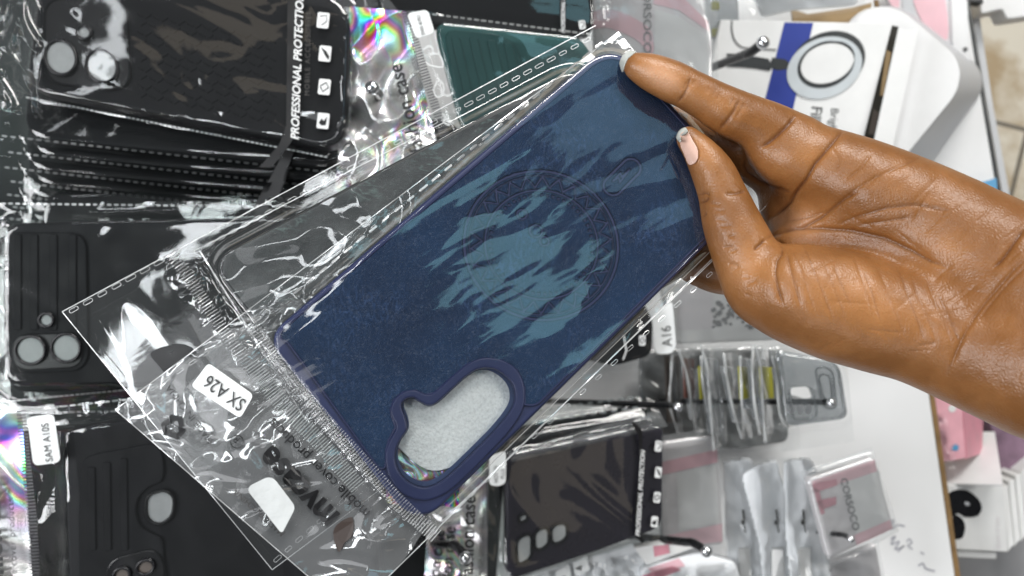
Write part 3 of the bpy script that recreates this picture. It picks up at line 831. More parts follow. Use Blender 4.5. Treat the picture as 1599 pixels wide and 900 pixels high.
# close the arm well outside the picture
SD[-1, :, :] = .01; SD[:, 0, :] = np.maximum(SD[:, 0, :], .01); SD[:, :, -1] = np.maximum(SD[:, :, -1], .01)
HV, HF = surface_nets(SD, lo, VX)
me = bpy.data.meshes.new('tmp'); me.from_pydata(HV.tolist(), [], HF.tolist()); me.update()
o = bpy.data.objects.new('tmp', me); COL.objects.link(o)
sm_ = o.modifiers.new('s', 'SMOOTH'); sm_.factor = .5; sm_.iterations = 5
sb = o.modifiers.new('d', 'SUBSURF'); sb.levels = 1; sb.render_levels = 1
dg = bpy.context.evaluated_depsgraph_get(); dg.update()
m2 = bpy.data.meshes.new_from_object(o.evaluated_get(dg))
nv = len(m2.vertices)
HV = np.empty(nv * 3); m2.vertices.foreach_get('co', HV); HV = HV.reshape(-1, 3)
HN = np.empty(nv * 3); m2.vertex_normals.foreach_get('vector', HN); HN = HN.reshape(-1, 3)
HF = [tuple(p.vertices) for p in m2.polygons]
bpy.data.objects.remove(o); bpy.data.meshes.remove(me); bpy.data.meshes.remove(m2)
dep = H - HV[:, 2]
hx = HV[:, 0] / dep * F + 799.5; hy = -HV[:, 1] / dep * F + 450
# front-facing weight and visibility (only creases on what the camera side shows)
to = (O - HV); to /= np.linalg.norm(to, axis=1)[:, None]
front = np.clip((HN * to).sum(1) * 1.6 + .25, 0, 1)
bvh = BVHTree.FromPolygons(HV.tolist(), HF)

CR = [  # px polyline, width px, depth mm, colour strength
    ([(1078, 121), (1073, 138), (1067, 150), (1059, 160)], 2.6, .55, .7), ([(1084, 126), (1081, 134)], 2.5, .25, .2), ([(1071, 128), (1066, 140)], 2, .2, .3),
    ([(1155, 155), (1148, 171), (1137, 187), (1123, 204)], 3.2, .6, .6), ([(1163, 160), (1154, 176), (1148, 186)], 2.6, .35, .25), ([(1146, 152), (1139, 167)], 2, .25, .25), ([(1118, 138), (1113, 150)], 1.6, .18, .1), ([(1124, 143), (1119, 156)], 1.6, .2, .1), ([(1107, 136), (1103, 146)], 1.6, .15, .1),
    ([(1243, 180), (1229, 197), (1213, 212), (1201, 222), (1188, 230)], 3.4, .9, 1.0),
    ([(1317, 202), (1294, 230), (1272, 257), (1258, 283), (1243, 302), (1231, 318), (1215, 331), (1200, 343)], 3.0, .95, 1.0),
    ([(1339, 300), (1318, 312), (1300, 326), (1281, 341), (1262, 351), (1246, 358)], 2.8, .7, .7),
    ([(1195, 377), (1206, 368), (1222, 361), (1244, 357), (1284, 357), (1330, 361), (1380, 372), (1420, 390), (1452, 408), (1476, 416)], 3.4, .7, .55),
    ([(1163, 250), (1161, 261), (1166, 272), (1182, 284), (1205, 294), (1231, 302)], 3.2, .8, .8),
    ([(1196, 374), (1188, 382), (1178, 390)], 2.6, .7, .8), ([(1216, 377), (1222, 385), (1220, 395), (1213, 405), (1210, 425), (1214, 450), (1222, 476)], 2.6, .7, .6), ([(1229, 394), (1234, 420), (1243, 452), (1250, 478)], 2.2, .45, .4),
    ([(1133, 302), (1150, 302), (1164, 299)], 2.4, .5, .5), ([(1089, 305), (1100, 302), (1108, 305)], 2, .4, .6), ([(1092, 318), (1102, 314), (1106, 309)], 2, .5, .9), ([(1096, 340), (1102, 333)], 1.6, .4, .7),
    ([(1600, 356), (1588, 372), (1576, 390), (1562, 408), (1550, 418)], 3.2, .8, .8), ([(1600, 405), (1580, 424), (1560, 448), (1540, 470), (1522, 494), (1506, 522), (1492, 552), (1480, 585)], 3, .5, .35), ([(1600, 418), (1575, 442), (1552, 468), (1530, 496)], 2.2, .3, .25),
    ([(1440, 245), (1400, 262), (1362, 280), (1330, 300), (1310, 316)], 2, .3, .25), ([(1480, 330), (1430, 320), (1385, 325), (1340, 338), (1310, 350)], 2.6, .45, .35), ([(1420, 340), (1380, 346), (1340, 352)], 2.2, .35, .3), ([(1452, 300), (1440, 318), (1428, 345)], 1.8, .25, .2), ([(1300, 232), (1310, 250), (1306, 268)], 1.6, .15, .1), ([(1360, 240), (1345, 262), (1322, 282)], 1.7, .25, .2), ([(1290, 330), (1260, 340), (1232, 345)], 1.8, .3, .3),
]
r_ = np.random.default_rng(5)
for i in range(11):       # slanting wrinkles over the thumb mound
    x0 = 1236 + i * 23 + r_.uniform(-5, 5); y0 = 374 + i * 6 + r_.uniform(0, 26)
    L = r_.uniform(60, 120)
    CR.append((spl([(x0, y0), (x0 + L * .16, y0 + L * .4), (x0 + L * .38 + r_.uniform(-6, 6), y0 + L)], 5, closed=False), r_.uniform(1.6, 2.6), r_.uniform(.10, .26), r_.uniform(.10, .34)))
for i in range(14):       # fine cross lines
    x0 = r_.uniform(1250, 1500); y0 = r_.uniform(420, 570); L = r_.uniform(25, 60); a = r_.uniform(-1.1, .2)
    CR.append(([(x0, y0), (x0 + L * math.cos(a), y0 + L * math.sin(a))], 1.5, r_.uniform(.1, .2), r_.uniform(.05, .15)))
for i in range(14):       # fine lines of palm and wrist
    x0 = r_.uniform(1260, 1590); y0 = 215 + (x0 - 1260) * .45 + r_.uniform(10, 130); L = r_.uniform(25, 70); a = r_.choice([.5, -.9, -.7, .3]) + r_.uniform(-.2, .2)
    CR.append(([(x0, y0), (x0 + L * .5 * math.cos(a), y0 + L * .5 * math.sin(a) + 2), (x0 + L * math.cos(a), y0 + L * math.sin(a))], 1.5, r_.uniform(.1, .22), r_.uniform(.04, .14)))
for i in range(12):       # knuckle wrinkles on the thumb
    y0 = 318 + i * 13 + r_.uniform(-4, 4); x0 = 1104 + i * 4.5 + r_.uniform(0, 18)
    CR.append(([(x0, y0), (x0 + r_.uniform(8, 18), y0 + r_.uniform(-7, 4))], 1.7, r_.uniform(.15, .3), r_.uniform(.05, .3)))
disp = np.zeros(nv); crk = np.zeros(nv)
for pts, w, dm, cs_ in CR:
    P = np.asarray(pts, float); L = len(P)
    m = (hx > P[:, 0].min() - 14) & (hx < P[:, 0].max() + 14) & (hy > P[:, 1].min() - 14) & (hy < P[:, 1].max() + 14) & (front > .05)
    if not m.any(): continue
    d = np.full(m.sum(), 1e9); fade = np.ones(m.sum())
    cl = np.concatenate([[0], np.cumsum(np.linalg.norm(np.diff(P, axis=0), axis=1))])
    for j in range(L - 1):
        ex, ey = P[j + 1] - P[j]
        t = np.clip(((hx[m] - P[j, 0]) * ex + (hy[m] - P[j, 1]) * ey) / (ex * ex + ey * ey + 1e-9), 0, 1)
        q = np.hypot(hx[m] - P[j, 0] - t * ex, hy[m] - P[j, 1] - t * ey)
        s = (cl[j] + t * (cl[j + 1] - cl[j])) / cl[-1]
        fd = np.clip(np.minimum(s, 1 - s) * 6 + .25, 0, 1)
        fade = np.where(q < d, fd, fade); d = np.minimum(d, q)
    g = np.exp(-(d / w) ** 2) * fade * front[m]
    disp[m] -= dm * g * .95
    disp[m] -= .45 * dm * np.exp(-(d / (3.2 * w)) ** 2) * fade * front[m]
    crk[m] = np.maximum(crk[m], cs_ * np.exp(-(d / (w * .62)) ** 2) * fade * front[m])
# gentle tissue unevenness
disp += (perlin(hx / 46, hy / 46, 3) * .45 + perlin(hx / 18, hy / 18, 4) * .12) * front
HV2 = HV + HN * (disp / 1000)[:, None]
# skin tone map: pinker, paler pads and hollow of the palm
def blob(cx, cy, rx, ry, a=0):
    c, s = math.cos(math.radians(a)), math.sin(math.radians(a))
    x, y = hx - cx, hy - cy
    return np.exp(-(((x * c + y * s) / rx) ** 2 + ((-x * s + y * c) / ry) ** 2))
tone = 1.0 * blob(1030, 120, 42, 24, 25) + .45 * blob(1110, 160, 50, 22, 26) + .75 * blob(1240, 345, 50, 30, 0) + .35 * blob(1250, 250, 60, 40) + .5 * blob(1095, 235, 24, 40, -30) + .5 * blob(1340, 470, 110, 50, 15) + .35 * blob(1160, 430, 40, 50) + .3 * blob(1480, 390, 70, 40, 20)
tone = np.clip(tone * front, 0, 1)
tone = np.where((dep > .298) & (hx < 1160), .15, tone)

def skin():
    m = NT('brown_skin'); p = m.n('ShaderNodeBsdfPrincipled'); tc = m.n('ShaderNodeTexCoord')
    a1 = m.n('ShaderNodeAttribute', attribute_name='tone'); a2 = m.n('ShaderNodeAttribute', attribute_name='crease')
    no = m.n('ShaderNodeTexNoise'); no.inputs['Scale'].default_value = 55; no.inputs['Detail'].default_value = 7; no.inputs['Roughness'].default_value = .65; m.l(tc.outputs['Object'], no.inputs['Vector'])
    ad = m.n('ShaderNodeMath', operation='MULTIPLY_ADD'); ad.inputs[1].default_value = 1.1; ad.inputs[2].default_value = -.53; m.l(no.outputs['Fac'], ad.inputs[0])
    su = m.n('ShaderNodeMath', operation='ADD', use_clamp=True); m.l(ad.outputs[0], su.inputs[0]); m.l(a1.outputs['Fac'], su.inputs[1])
    cr = m.n('ShaderNodeValToRGB')
    cr.color_ramp.elements[0].color = (.225, .090, .025, 1); cr.color_ramp.elements[1].color = (.57, .30, .16, 1)
    e = cr.color_ramp.elements.new(.45); e.color = (.365, .160, .054, 1)
    m.l(su.outputs[0], cr.inputs[0])
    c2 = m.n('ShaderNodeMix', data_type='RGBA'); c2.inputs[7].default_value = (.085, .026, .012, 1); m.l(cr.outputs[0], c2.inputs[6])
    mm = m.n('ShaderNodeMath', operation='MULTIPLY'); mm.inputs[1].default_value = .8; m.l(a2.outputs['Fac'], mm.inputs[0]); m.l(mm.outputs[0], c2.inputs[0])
    m.l(c2.outputs[2], p.inputs['Base Color'])
    p.inputs['Roughness'].default_value = .38; p.inputs['Specular IOR Level'].default_value = .45
    p.inputs['Subsurface Weight'].default_value = .12; p.inputs['Subsurface Radius'].default_value = (.004, .0014, .0007); p.inputs['Subsurface Scale'].default_value = .5
    vo = m.n('ShaderNodeTexVoronoi', feature='DISTANCE_TO_EDGE'); vo.inputs['Scale'].default_value = 850
    wv = m.n('ShaderNodeTexWave'); wv.inputs['Scale'].default_value = 420; wv.inputs['Distortion'].default_value = 6; wv.inputs['Detail'].default_value = 2
    m.l(tc.outputs['Object'], vo.inputs['Vector']); m.l(tc.outputs['Object'], wv.inputs['Vector'])
    b1 = m.bump(vo.outputs['Distance'], .45, .0003)
    b2 = m.bump(wv.outputs['Fac'], .12, .0001, b1)
    n3 = m.n('ShaderNodeTexNoise'); n3.inputs['Scale'].default_value = 260; n3.inputs['Detail'].default_value = 4; m.l(tc.outputs['Object'], n3.inputs['Vector'])
    b3 = m.bump(n3.outputs['Fac'], .32, .0004, b2)
    m.l(b3, p.inputs['Normal'])
    m.l(p.outputs[0], m.out.inputs[0]); return m.m
M['skin'] = skin()
M['nail'] = principled('finger_nail', (.70, .46, .37), .25, spec=.5, var=.04)
M['nail_tip'] = principled('nail_free_edge', (.50, .52, .48), .3, var=.05)
hand = mk('person', HV2, HF, M['skin'], attrs={'tone': tone, 'crease': crk})
tag(hand, 'bare brown hand and wrist, palm up, pinching the navy case between thumb and index finger', 'hand')
# nails
def depth_at(px, py):
    d = Vector(rays([(px, py)])[0]); L = d.length
    h, n, i, t = bvh.ray_cast(Vector(O), d.normalized())
    return None if h is None else H - h[2]
def nail(name, poly, mat, lift, fallback, curve, axis):
    poly = np.asarray(poly, float); c = poly.mean(0)
    x0, y0 = poly.min(0); x1, y1 = poly.max(0)
    st = .8
    gx, gy = np.meshgrid(np.arange(x0, x1 + st, st), np.arange(y0, y1 + st, st))
    P = np.stack([gx.ravel(), gy.ravel()], 1); ins = sdpoly(P[:, 0], P[:, 1], poly)
    dd = np.array([depth_at(*q) or np.nan for q in P])
    a = np.array(axis, float); a /= np.linalg.norm(a)
    off = (P - c) @ np.array([-a[1], a[0]])
    base = np.where(np.isnan(dd), fallback, np.minimum(dd, fallback)) if fallback else dd
    # smooth plate: quadratic fit to the finger below
    ok = (~np.isnan(dd)) & (ins < 1)
    q = (P - c) / 30
    B = np.stack([np.ones(len(q)), q[:, 0], q[:, 1], q[:, 0] ** 2, q[:, 0] * q[:, 1], q[:, 1] ** 2], 1)
    if ok.sum() > 30:
        k, *_ = np.linalg.lstsq(B[ok], dd[ok], rcond=None); z = B @ k
    else: z = np.full(len(P), fallback)
    z = np.minimum(z - lift, np.where(np.isnan(dd), 9, dd - lift * .4)) if curve is None else z - lift + curve * (off / 10) ** 2
    W = O + rays(P) * z[:, None]
    ny, nx = gx.shape; idx = np.arange(nx * ny).reshape(ny, nx)
    Q = np.stack([idx[:-1, :-1], idx[1:, :-1], idx[1:, 1:], idx[:-1, 1:]], -1).reshape(-1, 4)
    Q = Q[(ins[Q] < .4).all(1)]
    used = np.unique(Q); rm = np.zeros(len(W), int); rm[used] = np.arange(len(used))
    o = mk(name, W[used], rm[Q].tolist(), mat, hand)
    md = o.modifiers.new('thick', 'SOLIDIFY'); md.thickness = .0005; md.offset = 0
    return o
nail('nail', spl([(1063, 210), (1073, 206), (1082, 220), (1089, 233), (1090, 246), (1085, 255), (1076, 257), (1070, 244), (1063, 227)], 5), M['nail'], .0007, None, None, (.5, .85))
nail('nail_tip', spl([(1050, 203), (1055, 198), (1065, 197), (1074, 204), (1071, 209), (1063, 213), (1062, 222), (1057, 217), (1052, 210)], 5), M['nail_tip'], .0008, .2822, None, (.5, .85))
nail('nail_tip', spl([(985, 80), (993, 81), (988, 86), (980, 93), (975, 104), (973, 113), (970, 108), (968, 99), (971, 90), (977, 83)], 4), M['nail_tip'], .0002, .2880, None, (.9, .4))

# ------------------------------------------------------------------ packs on the hooks, left side
def seamed_film(parent, pl, quad, case_poly, top=.0012, low=-.004, wr=.0009, scale=46, ang=20, seed=1, mat='film', step=5.0, dash=None, name='bag', stretch=2.0, strong=1.0, sub=True):
    """film bag lying over a case: the film plus its welded seam as a sub-part"""
    poly = np.asarray(case_poly, float)
    def hf(px, py):
        px, py = np.asarray(px, float), np.asarray(py, float)
        over = 1 - smooth(-3, 16, sdpoly(px, py, poly))
        w = wrinkle(px, py, scale * 1.7, seed, ang=ang, stretch=stretch, octv=2) * wr * 1.2
        return over * (top + .45 * w) + (1 - over) * (low + strong * w)
    W, Q, P = sheet_vf(pl, quad, step, hf)
    b = mk(name, W, Q, M[mat], parent)
    if dash:
        for a, e, n, ln, wd, rg in dash:
            v, f = dashes_vf(pl, a, e, n, ln, wd, .0006, hf, ring=rg, seed=seed)
            mk('seam', v, f, M['seam_dull'], b, smooth=False)
    return b, hf

def lens(parent, pl, pts, h, mat='lens_foam'):
    q = np.asarray(pts, float)
    v, f = tube_vf(pl.w(np.concatenate([q, q[:2]]), h + .0004), .0009, 6, cap=False)
    mk('opening_rim', v, f, M['black_smooth'], parent)
    return slab('camera_opening', pl, pts, M[mat], parent, t=.0008, bev=.0002, h=h)
def grooves(pl, polylines, w, h):
    return merge([stroke_vf(pl, p, w, h) for p in polylines])

G_TOP = 'black cases stacked on the top left hook'
# --- A: top left pack
PA = Plane((50, 140, .205), (540, 230, .205), (60, -90, .190))
A = thing('packaged_phone_case', 'black textured case with two pale lens openings and a PROFESSIONAL PROTECTION band, top left', 'phone case pack', at(300, 60, .2), G_TOP)
a_out = rpoly([(75, -95), (546, 2), (538, 235), (38, 138)], [30, 34, 40, 34], 7)
isl = rpoly([(66, -6), (196, -6), (204, 132), (172, 142), (66, 128)], [26, 30, 26, 20, 30], 7)
cs = slab('case', PA, a_out, M['black_tpu'], A, t=.010, bev=.0014, h=0)
slab('camera_island', PA, isl, M['black_smooth'], cs, t=.0016, bev=.0006, h=.0013)
slab('camera_ring', PA, isl, M['black_tpu'], cs, [np.array(isl).mean(0) + (isl - isl.mean(0)) * .94], t=.0022, bev=.0005, h=.0019)
for e in (ell(95, 90, 24, 27, -20), ell(159, 104, 23, 26, -35), ell(131, 51, 11, 10, 20)):
    lens(cs, PA, e, .0022)
# embossed diamond lattice of small ribs on the back
pr = []
for i in range(-6, 26):
    for j in range(0, 12):
        x, y = 205 + i * 13 + (j % 2) * 6, 20 + j * 14 + i * 2.6
        if sdpoly(np.array([x * 1.]), np.array([y * 1.]), a_out)[0] < -16 and x > 212 and x < 430:
            s_ = 1 if (i + j) % 2 else -1
            pr.append(slab_vf(PA, rpoly([(x - 5, y - 1.6 - 3 * s_), (x + 5, y - 1.6 + 3 * s_), (x + 5, y + 1.6 + 3 * s_), (x - 5, y + 1.6 - 3 * s_)], 1, 2), t=.0008, bev=.0002, h=.0005, res=0))
v, f = merge(pr); mk('rib_pattern', v, f, M['black_tpu'], cs, smooth=False)
bagA, hA = seamed_film(A, PA, [(-40, -140), (556, -20), (545, 252), (-10, 148)], a_out, seed=71, ang=25, scale=50, wr=.0013, top=.003,
                       dash=[((40, 152), (512, 246), 66, 5.5, 2.4, False)])
patch('print_band', PA, [(449, -12), (470, -12), (469, 120), (466, 205), (448, 232), (424, 262), (404, 262), (436, 226), (447, 196)], M['print_black'], bagA, .0042)
text('lettering', 'PROFESSIONAL PROTECTION', PA, 466, 219, 17.5, -88.0, M['print_white'], bagA, h=.0046, shear=.25, bold=.02, sx=.985)
text('lettering', 'MOBILE ACCESSORIES', PA, 483, 150, 11, -89, M['print_greydim'], bagA, h=.0044, spacing=1.25)
def icon(pl, cx, cy, w, h_, ang, bag, hz, kind):
    a = math.radians(ang)
    R = lambda pts: [(cx + x * math.cos(a) - y * math.sin(a), cy + x * math.sin(a) + y * math.cos(a)) for x, y in pts]
    patch('icon', pl, rpoly(R([(-w, -h_), (w, -h_), (w, h_), (-w, h_)]), 2.5, 4), M['print_white'], bag, hz)
    k = hz + .0003
    if kind == 0: q = stroke_vf(pl, R([(-w * .6, -h_ * .5), (w * .5, -h_ * .7), (w * .6, h_ * .1), (-w * .2, h_ * .6)]), 1.2, k)
    elif kind == 1: q = patch_vf(pl, R([(-w * .8, -h_ * .8), (w * .2, -h_ * .3), (w * .75, h_ * .3), (w * .7, h_ * .75), (w * .1, h_ * .3)]), k)
    elif kind == 2: q = stroke_vf(pl, R([(-w * .7, -h_ * .1), (w * .2, -h_ * .6), (w * .7, 0), (-w * .2, h_ * .6), (-w * .7, 0)]), 1.6, k)
    else: q = patch_vf(pl, R([(-w * .7, h_ * .3), (-w * .3, -h_ * .3), (w * .1, 0), (w * .6, -h_ * .6), (w * .5, h_ * .5), (-w * .2, h_ * .6)]), k)
    mk('icon_mark', q[0], q[1], M['print_black'], bag, smooth=False)
for i, (x, y) in enumerate(((504.5, 32), (507.5, 84), (506.5, 136), (504.5, 189))):
    icon(PA, x, y, 9.3, 12.2, 6, bagA, .0043, i)
# crumpled bag end at the left
W, Q, P = sheet_vf(PA, [(-30, -60), (62, -60), (66, 176), (-30, 186)], 2.6, lambda x, y: .004 + wrinkle(x, y, 40, 87, ang=75, stretch=2.2, octv=2) * .0028)
mk('crumpled_end', W, Q, M['film'], bagA)

# --- the stack below it (each a pack of its own)
PS = Plane((20, 205, .186), (520, 262, .186), (40, -60, .172))
s_out = rpoly([(60, -60), (545, 30), (530, 262), (36, 214)], 34, 6)
S0 = thing('packaged_phone_case', 'first edge-on black pack right under the front pack of the top left stack', 'phone case pack', at(280, 210, .18), G_TOP)
cs = slab('case', PS, s_out, M['black_tpu'], S0, t=.009, bev=.0012, h=0)
bS, hS = seamed_film(S0, PS, [(-30, -80), (552, 20), (548, 282), (-20, 218)], s_out, seed=91, scale=40, wr=.0010, mat='film_dull', step=8, low=-.0045, ang=8, stretch=4,
                     dash=[((0, 212), (540, 272), 40, 8, 2.6, False)])
patch('print_band', PS, [(455, 215), (468, 215), (440, 285), (418, 285)], M['print_black'], bS, .003)
for k in range(1, 7):
    c_ = copy_tree(S0, (-.0098 * k + (.003 if k % 2 else 0), -.0062 * k, -.0165 * k))
    c_['label'] = ('second', 'third', 'fourth', 'fifth', 'sixth', 'seventh')[k - 1] + ' edge-on black pack counted down the top left stack'
# --- C: left middle pack
G_MID = 'black cases stacked on the left middle hook'
PC = Plane((5, 350, .198), (480, 345, .198), (5, 600, .192))
C = thing('packaged_phone_case', 'black ribbed phone case with two round lens openings, left of the clear empty flap', 'phone case pack', at(240, 470, .195), G_MID)
c_out = rpoly([(4, 349), (500, 338), (505, 596), (4, 604)], 30, 7)
cs = slab('case', PC, c_out, M['black_tpu'], C, t=.010, bev=.0016, h=0)
ci = rpoly([(11, 363), (134, 363), (138, 560), (124, 580), (22, 584), (11, 560)], [16, 26, 22, 14, 14, 20], 7)
slab('camera_island', PC, ci, M['black_tpu'], cs, t=.0020, bev=.0007, h=.0015)
slab('camera_ring', PC, rpoly([(18, 522), (126, 520), (132, 574), (20, 580)], 24, 7), M['black_smooth'], cs, t=.002, bev=.0007, h=.0022)
v, f = merge([slab_vf(PC, rpoly([(x, 366), (x + 13, 366), (x + 13, 516), (x, 516)], 3, 3), t=.0014, bev=.0005, h=.0023) for x in (20, 46, 76, 106)])
mk('rib_pattern', v, f, M['black_tpu'], cs)
for e in (ell(47.5, 547, 23, 22), ell(103, 543.5, 22.5, 22), ell(72, 500, 11, 10.5)):
    lens(cs, PC, e, .0030)
bC, hC = seamed_film(C, PC, [(-20, 318), (560, 312), (560, 640), (-20, 632)], c_out, seed=101, scale=60, wr=.0008, top=.0035, low=-.002,
                     dash=[((0, 318), (330, 322), 30, 7, 3, False), ((0, 628), (250, 604), 30, 7, 2.2, False)], mat='film_dull')
W, Q, P = sheet_vf(PC, [(-30, 340), (14, 340), (12, 610), (-30, 610)], 2.8, lambda x, y: .003 + wrinkle(x, y, 22, 107, ang=80, stretch=1.8) * .0025)
mk('crumpled_end', W, Q, M['film'], bC)
C2 = thing('packaged_phone_case', 'black pack behind the ribbed black case, its grey film edge showing below', 'phone case pack', at(240, 560, .17), G_MID)
PC2 = Plane((5, 360, .176), (480, 360, .176), (5, 630, .172))
slab('case', PC2, rpoly([(10, 372), (500, 360), (500, 606), (10, 614)], 30, 6), M['black_tpu'], C2, t=.009, bev=.0014)
seamed_film(C2, PC2, [(-20, 345), (560, 335), (560, 650), (-20, 646)], rpoly([(10, 372), (500, 360), (500, 606), (10, 614)], 30, 6), seed=111, scale=50, mat='film_dull', step=8,
            dash=[((0, 646), (300, 640), 28, 8, 2.4, False)])
copy_tree(C2, (-.004, -.012, -.02))['label'] = 'lowest black phone case pack in the left middle stack, under the grey film edge'
copy_tree(C2, (-.004, .030, -.04))['label'] = 'black phone case pack deep in the gap between the two left stacks'

# --- D: bottom left pack with the SAM A10S sticker
G_LOW = 'cases on the bottom left hook'
PD = Plane((40, 640, .215), (420, 620, .212), (60, 900, .212))
D = thing('packaged_phone_case', 'black phone case in a holographic header bag with a white SAM A10S sticker', 'phone case pack', at(200, 790, .21), G_LOW)
d_out = rpoly([(98, 676), (120, 668), (560, 600), (600, 960), (110, 980)], [8, 10, 30, 30, 30], 7)
cs = slab('case', PD, d_out, M['black_tpu'], D, t=.010, bev=.0015)
di = spl([(124, 990), (123, 900), (124, 760), (128, 724), (146, 710), (190, 702), (232, 694), (250, 702), (256, 730), (252, 752), (232, 762), (217, 778), (213, 800), (220, 822), (238, 834), (252, 842), (256, 870), (258, 990)], 5)
slab('camera_island', PD, di, M['black_tpu'], cs, t=.0022, bev=.0008, h=.0017)
v, f = merge([slab_vf(PD, rpoly([(x, y0), (x + 12, y0), (x + 14, 860), (x + 2, 862)], 3, 3), t=.0014, bev=.0005, h=.0026) for x, y0 in ((136, 730), (160, 722), (186, 716))])
mk('rib_pattern', v, f, M['black_tpu'], cs)
slab('camera_ring', PD, rpoly([(166, 874), (240, 856), (258, 880), (250, 960), (160, 960)], 24, 6), M['black_smooth'], cs, t=.002, bev=.0007, h=.0027)
lens(cs, PD, spl([(230, 778), (243, 769), (258, 767), (270, 776), (271, 794), (266, 808), (252, 818), (238, 816), (229, 804)], 4), .0012)
for e in (ell(227, 886, 14, 11, -20), ell(190, 898, 13, 11, -20)): lens(cs, PD, e, .0031, 'brown_case')
bD, hD = seamed_film(D, PD, [(36, 640), (470, 590), (620, 980), (58, 990)], d_out, seed=121, scale=60, wr=.0016, ang=70, top=.003,
                     dash=[((40, 641), (200, 624), 12, 10, 2.4, False), ((200, 624), (460, 592), 16, 10, 2.4, False)])
def hD2(x, y): return .001 + wrinkle(x, y, 70, 131, ang=20, octv=1) * .0018
W, Q, P = sheet_vf(PD, [(-60, 648), (34, 640), (56, 990), (-60, 990)], 3.0, hD2)
mk('header', W, Q, M['holo'], bD)
v, f = ridges_vf(PD, [(33, 640), (40, 720), (50, 810), (54, 900), (55, 960)], 62, 15, .55, .0032, None, .0006); mk('zip_strip', v, f, M['ridge_dark'], bD, smooth=False)
o = slab('label', PD, rpoly([(42, 652), (84, 646), (95, 722), (52, 728)], 9, 6), M['label'], bD, t=.0003, bev=.0001, h=.0060); o['label'] = 'white rounded sticker reading SAM A10S'
text('label_text', 'SAM A10S', PD, 82.5, 721, 16.5, -97, M['print_black'], bD, h=.0064, sx=.86)
text('lettering', 'mobile cover products', PD, 29, 936, 16, -93, M['print_black'], bD, h=.0040, spacing=1.1, sx=.97)
text('lettering', 'fashion case', PD, 7, 940, 40, -93, M['print_black'], bD, h=.0040, bold=.03)
D2 = thing('packaged_phone_case', 'black phone case pack behind the SAM A10S pack, its film edge along the bottom', 'phone case pack', at(300, 860, .19), G_LOW)
PD2 = Plane((40, 660, .190), (420, 640, .190), (60, 900, .188))
d2 = rpoly([(20, 672), (560, 640), (610, 1000), (20, 1020)], 30, 6)
slab('case', PD2, d2, M['black_tpu'], D2, t=.009, bev=.0014)
seamed_film(D2, PD2, [(40, 670), (560, 600), (640, 1040), (60, 1040)], d2, seed=137, mat='film_dull', step=9)

# --- E: teal pack with the fashion case header
PE = Plane((680, 30, .185), (900, 55, .180), (710, 200, .185))
E = thing('packaged_phone_case', 'teal ribbed phone case in a bag with a crumpled holographic header', 'phone case pack', at(700, 110, .18))
e_out = rpoly([(676, 34), (905, 58), (930, 90), (880, 230), (722, 210)], [22, 10, 30, 30, 30], 7)
cs = slab('case', PE, e_out, M['teal'], E, t=.010, bev=.0016)
ei = rpoly([(692, 44), (800, 54), (845, 190), (722, 200)], [20, 34, 20, 10], 8)
slab('camera_island', PE, ei, M['teal'], cs, t=.0022, bev=.0008, h=.0017)
v, f = merge([slab_vf(PE, rpoly([(x, y0), (x + 14, y0 + 1), (x + 44, y0 + 130), (x + 30, y0 + 130)], 3, 3), t=.0014, bev=.0005, h=.0026) for x, y0 in ((704, 58), (732, 58), (760, 62), (786, 66))])
mk('rib_pattern', v, f, M['teal'], cs)
bE, hE = seamed_film(E, PE, [(632, 14), (930, 52), (935, 270), (690, 250)], e_out, seed=141, scale=50, wr=.0010, top=.003, ang=55,
                     dash=[((640, 18), (925, 54), 26, 8, 2.6, False)])
def hE2(x, y):
    k = .5 + .5 * smooth(90, 190, y)
    return .0015 + (np.abs(perlin(x / 80 + y / 125, y / 95 - x / 150, 151)) * -.020 + np.abs(perlin(x / 46, y / 70, 152)) * .003) * k
W, Q, P = sheet_vf(PE, [(546, 10), (634, 18), (700, 300), (520, 330)], 2.4, hE2)
o = mk('header', W, Q, M['holo'], bE, smooth=True)
v, f = ridges_vf(PE, [(634, 18), (648, 66), (668, 130), (690, 200), (700, 240)], 52, 14, .5, .0036, None, .0005); mk('zip_strip', v, f, M['ridge_dark'], bE, smooth=False)
o = slab('label', PE, rpoly([(635, 21), (668, 15), (679, 51), (650, 61)], 7, 6), M['label'], bE, t=.0003, bev=.0001, h=.0062); o['label'] = 'small white sticker reading SPARK 40 PRO'
text('label_text', 'SPARK 40 PRO', PE, 664, 54, 8.2, -105, M['print_greydim'], bE, h=.0066, sx=.62)
text('lettering', 'fashion case', PE, 662, 236, 32, -104.5, M['print_black'], bE, h=.0062, sx=.92, bold=.018)
text('lettering', 'mobile cover products', PE, 676, 214, 12.5, -103, M['print_grey'], bE, h=.0056, spacing=1.1)
parts = []
for p in ([(660, 78), (671, 72), (676, 82), (662, 90), (684, 84), (692, 104), (672, 102), (664, 96)], [(676, 142), (684, 126), (692, 132), (692, 146), (682, 152), (677, 140)], [(690, 146), (700, 150), (708, 144)], [(690, 178), (698, 184), (692, 190), (702, 196), (694, 180), (708, 194)]):
    parts.append(stroke_vf(PE, spl(p, 5, closed=False), 1.9, .0058))
v, f = merge(parts); mk('white_handwriting', v, f, M['print_white'], bE, smooth=False)

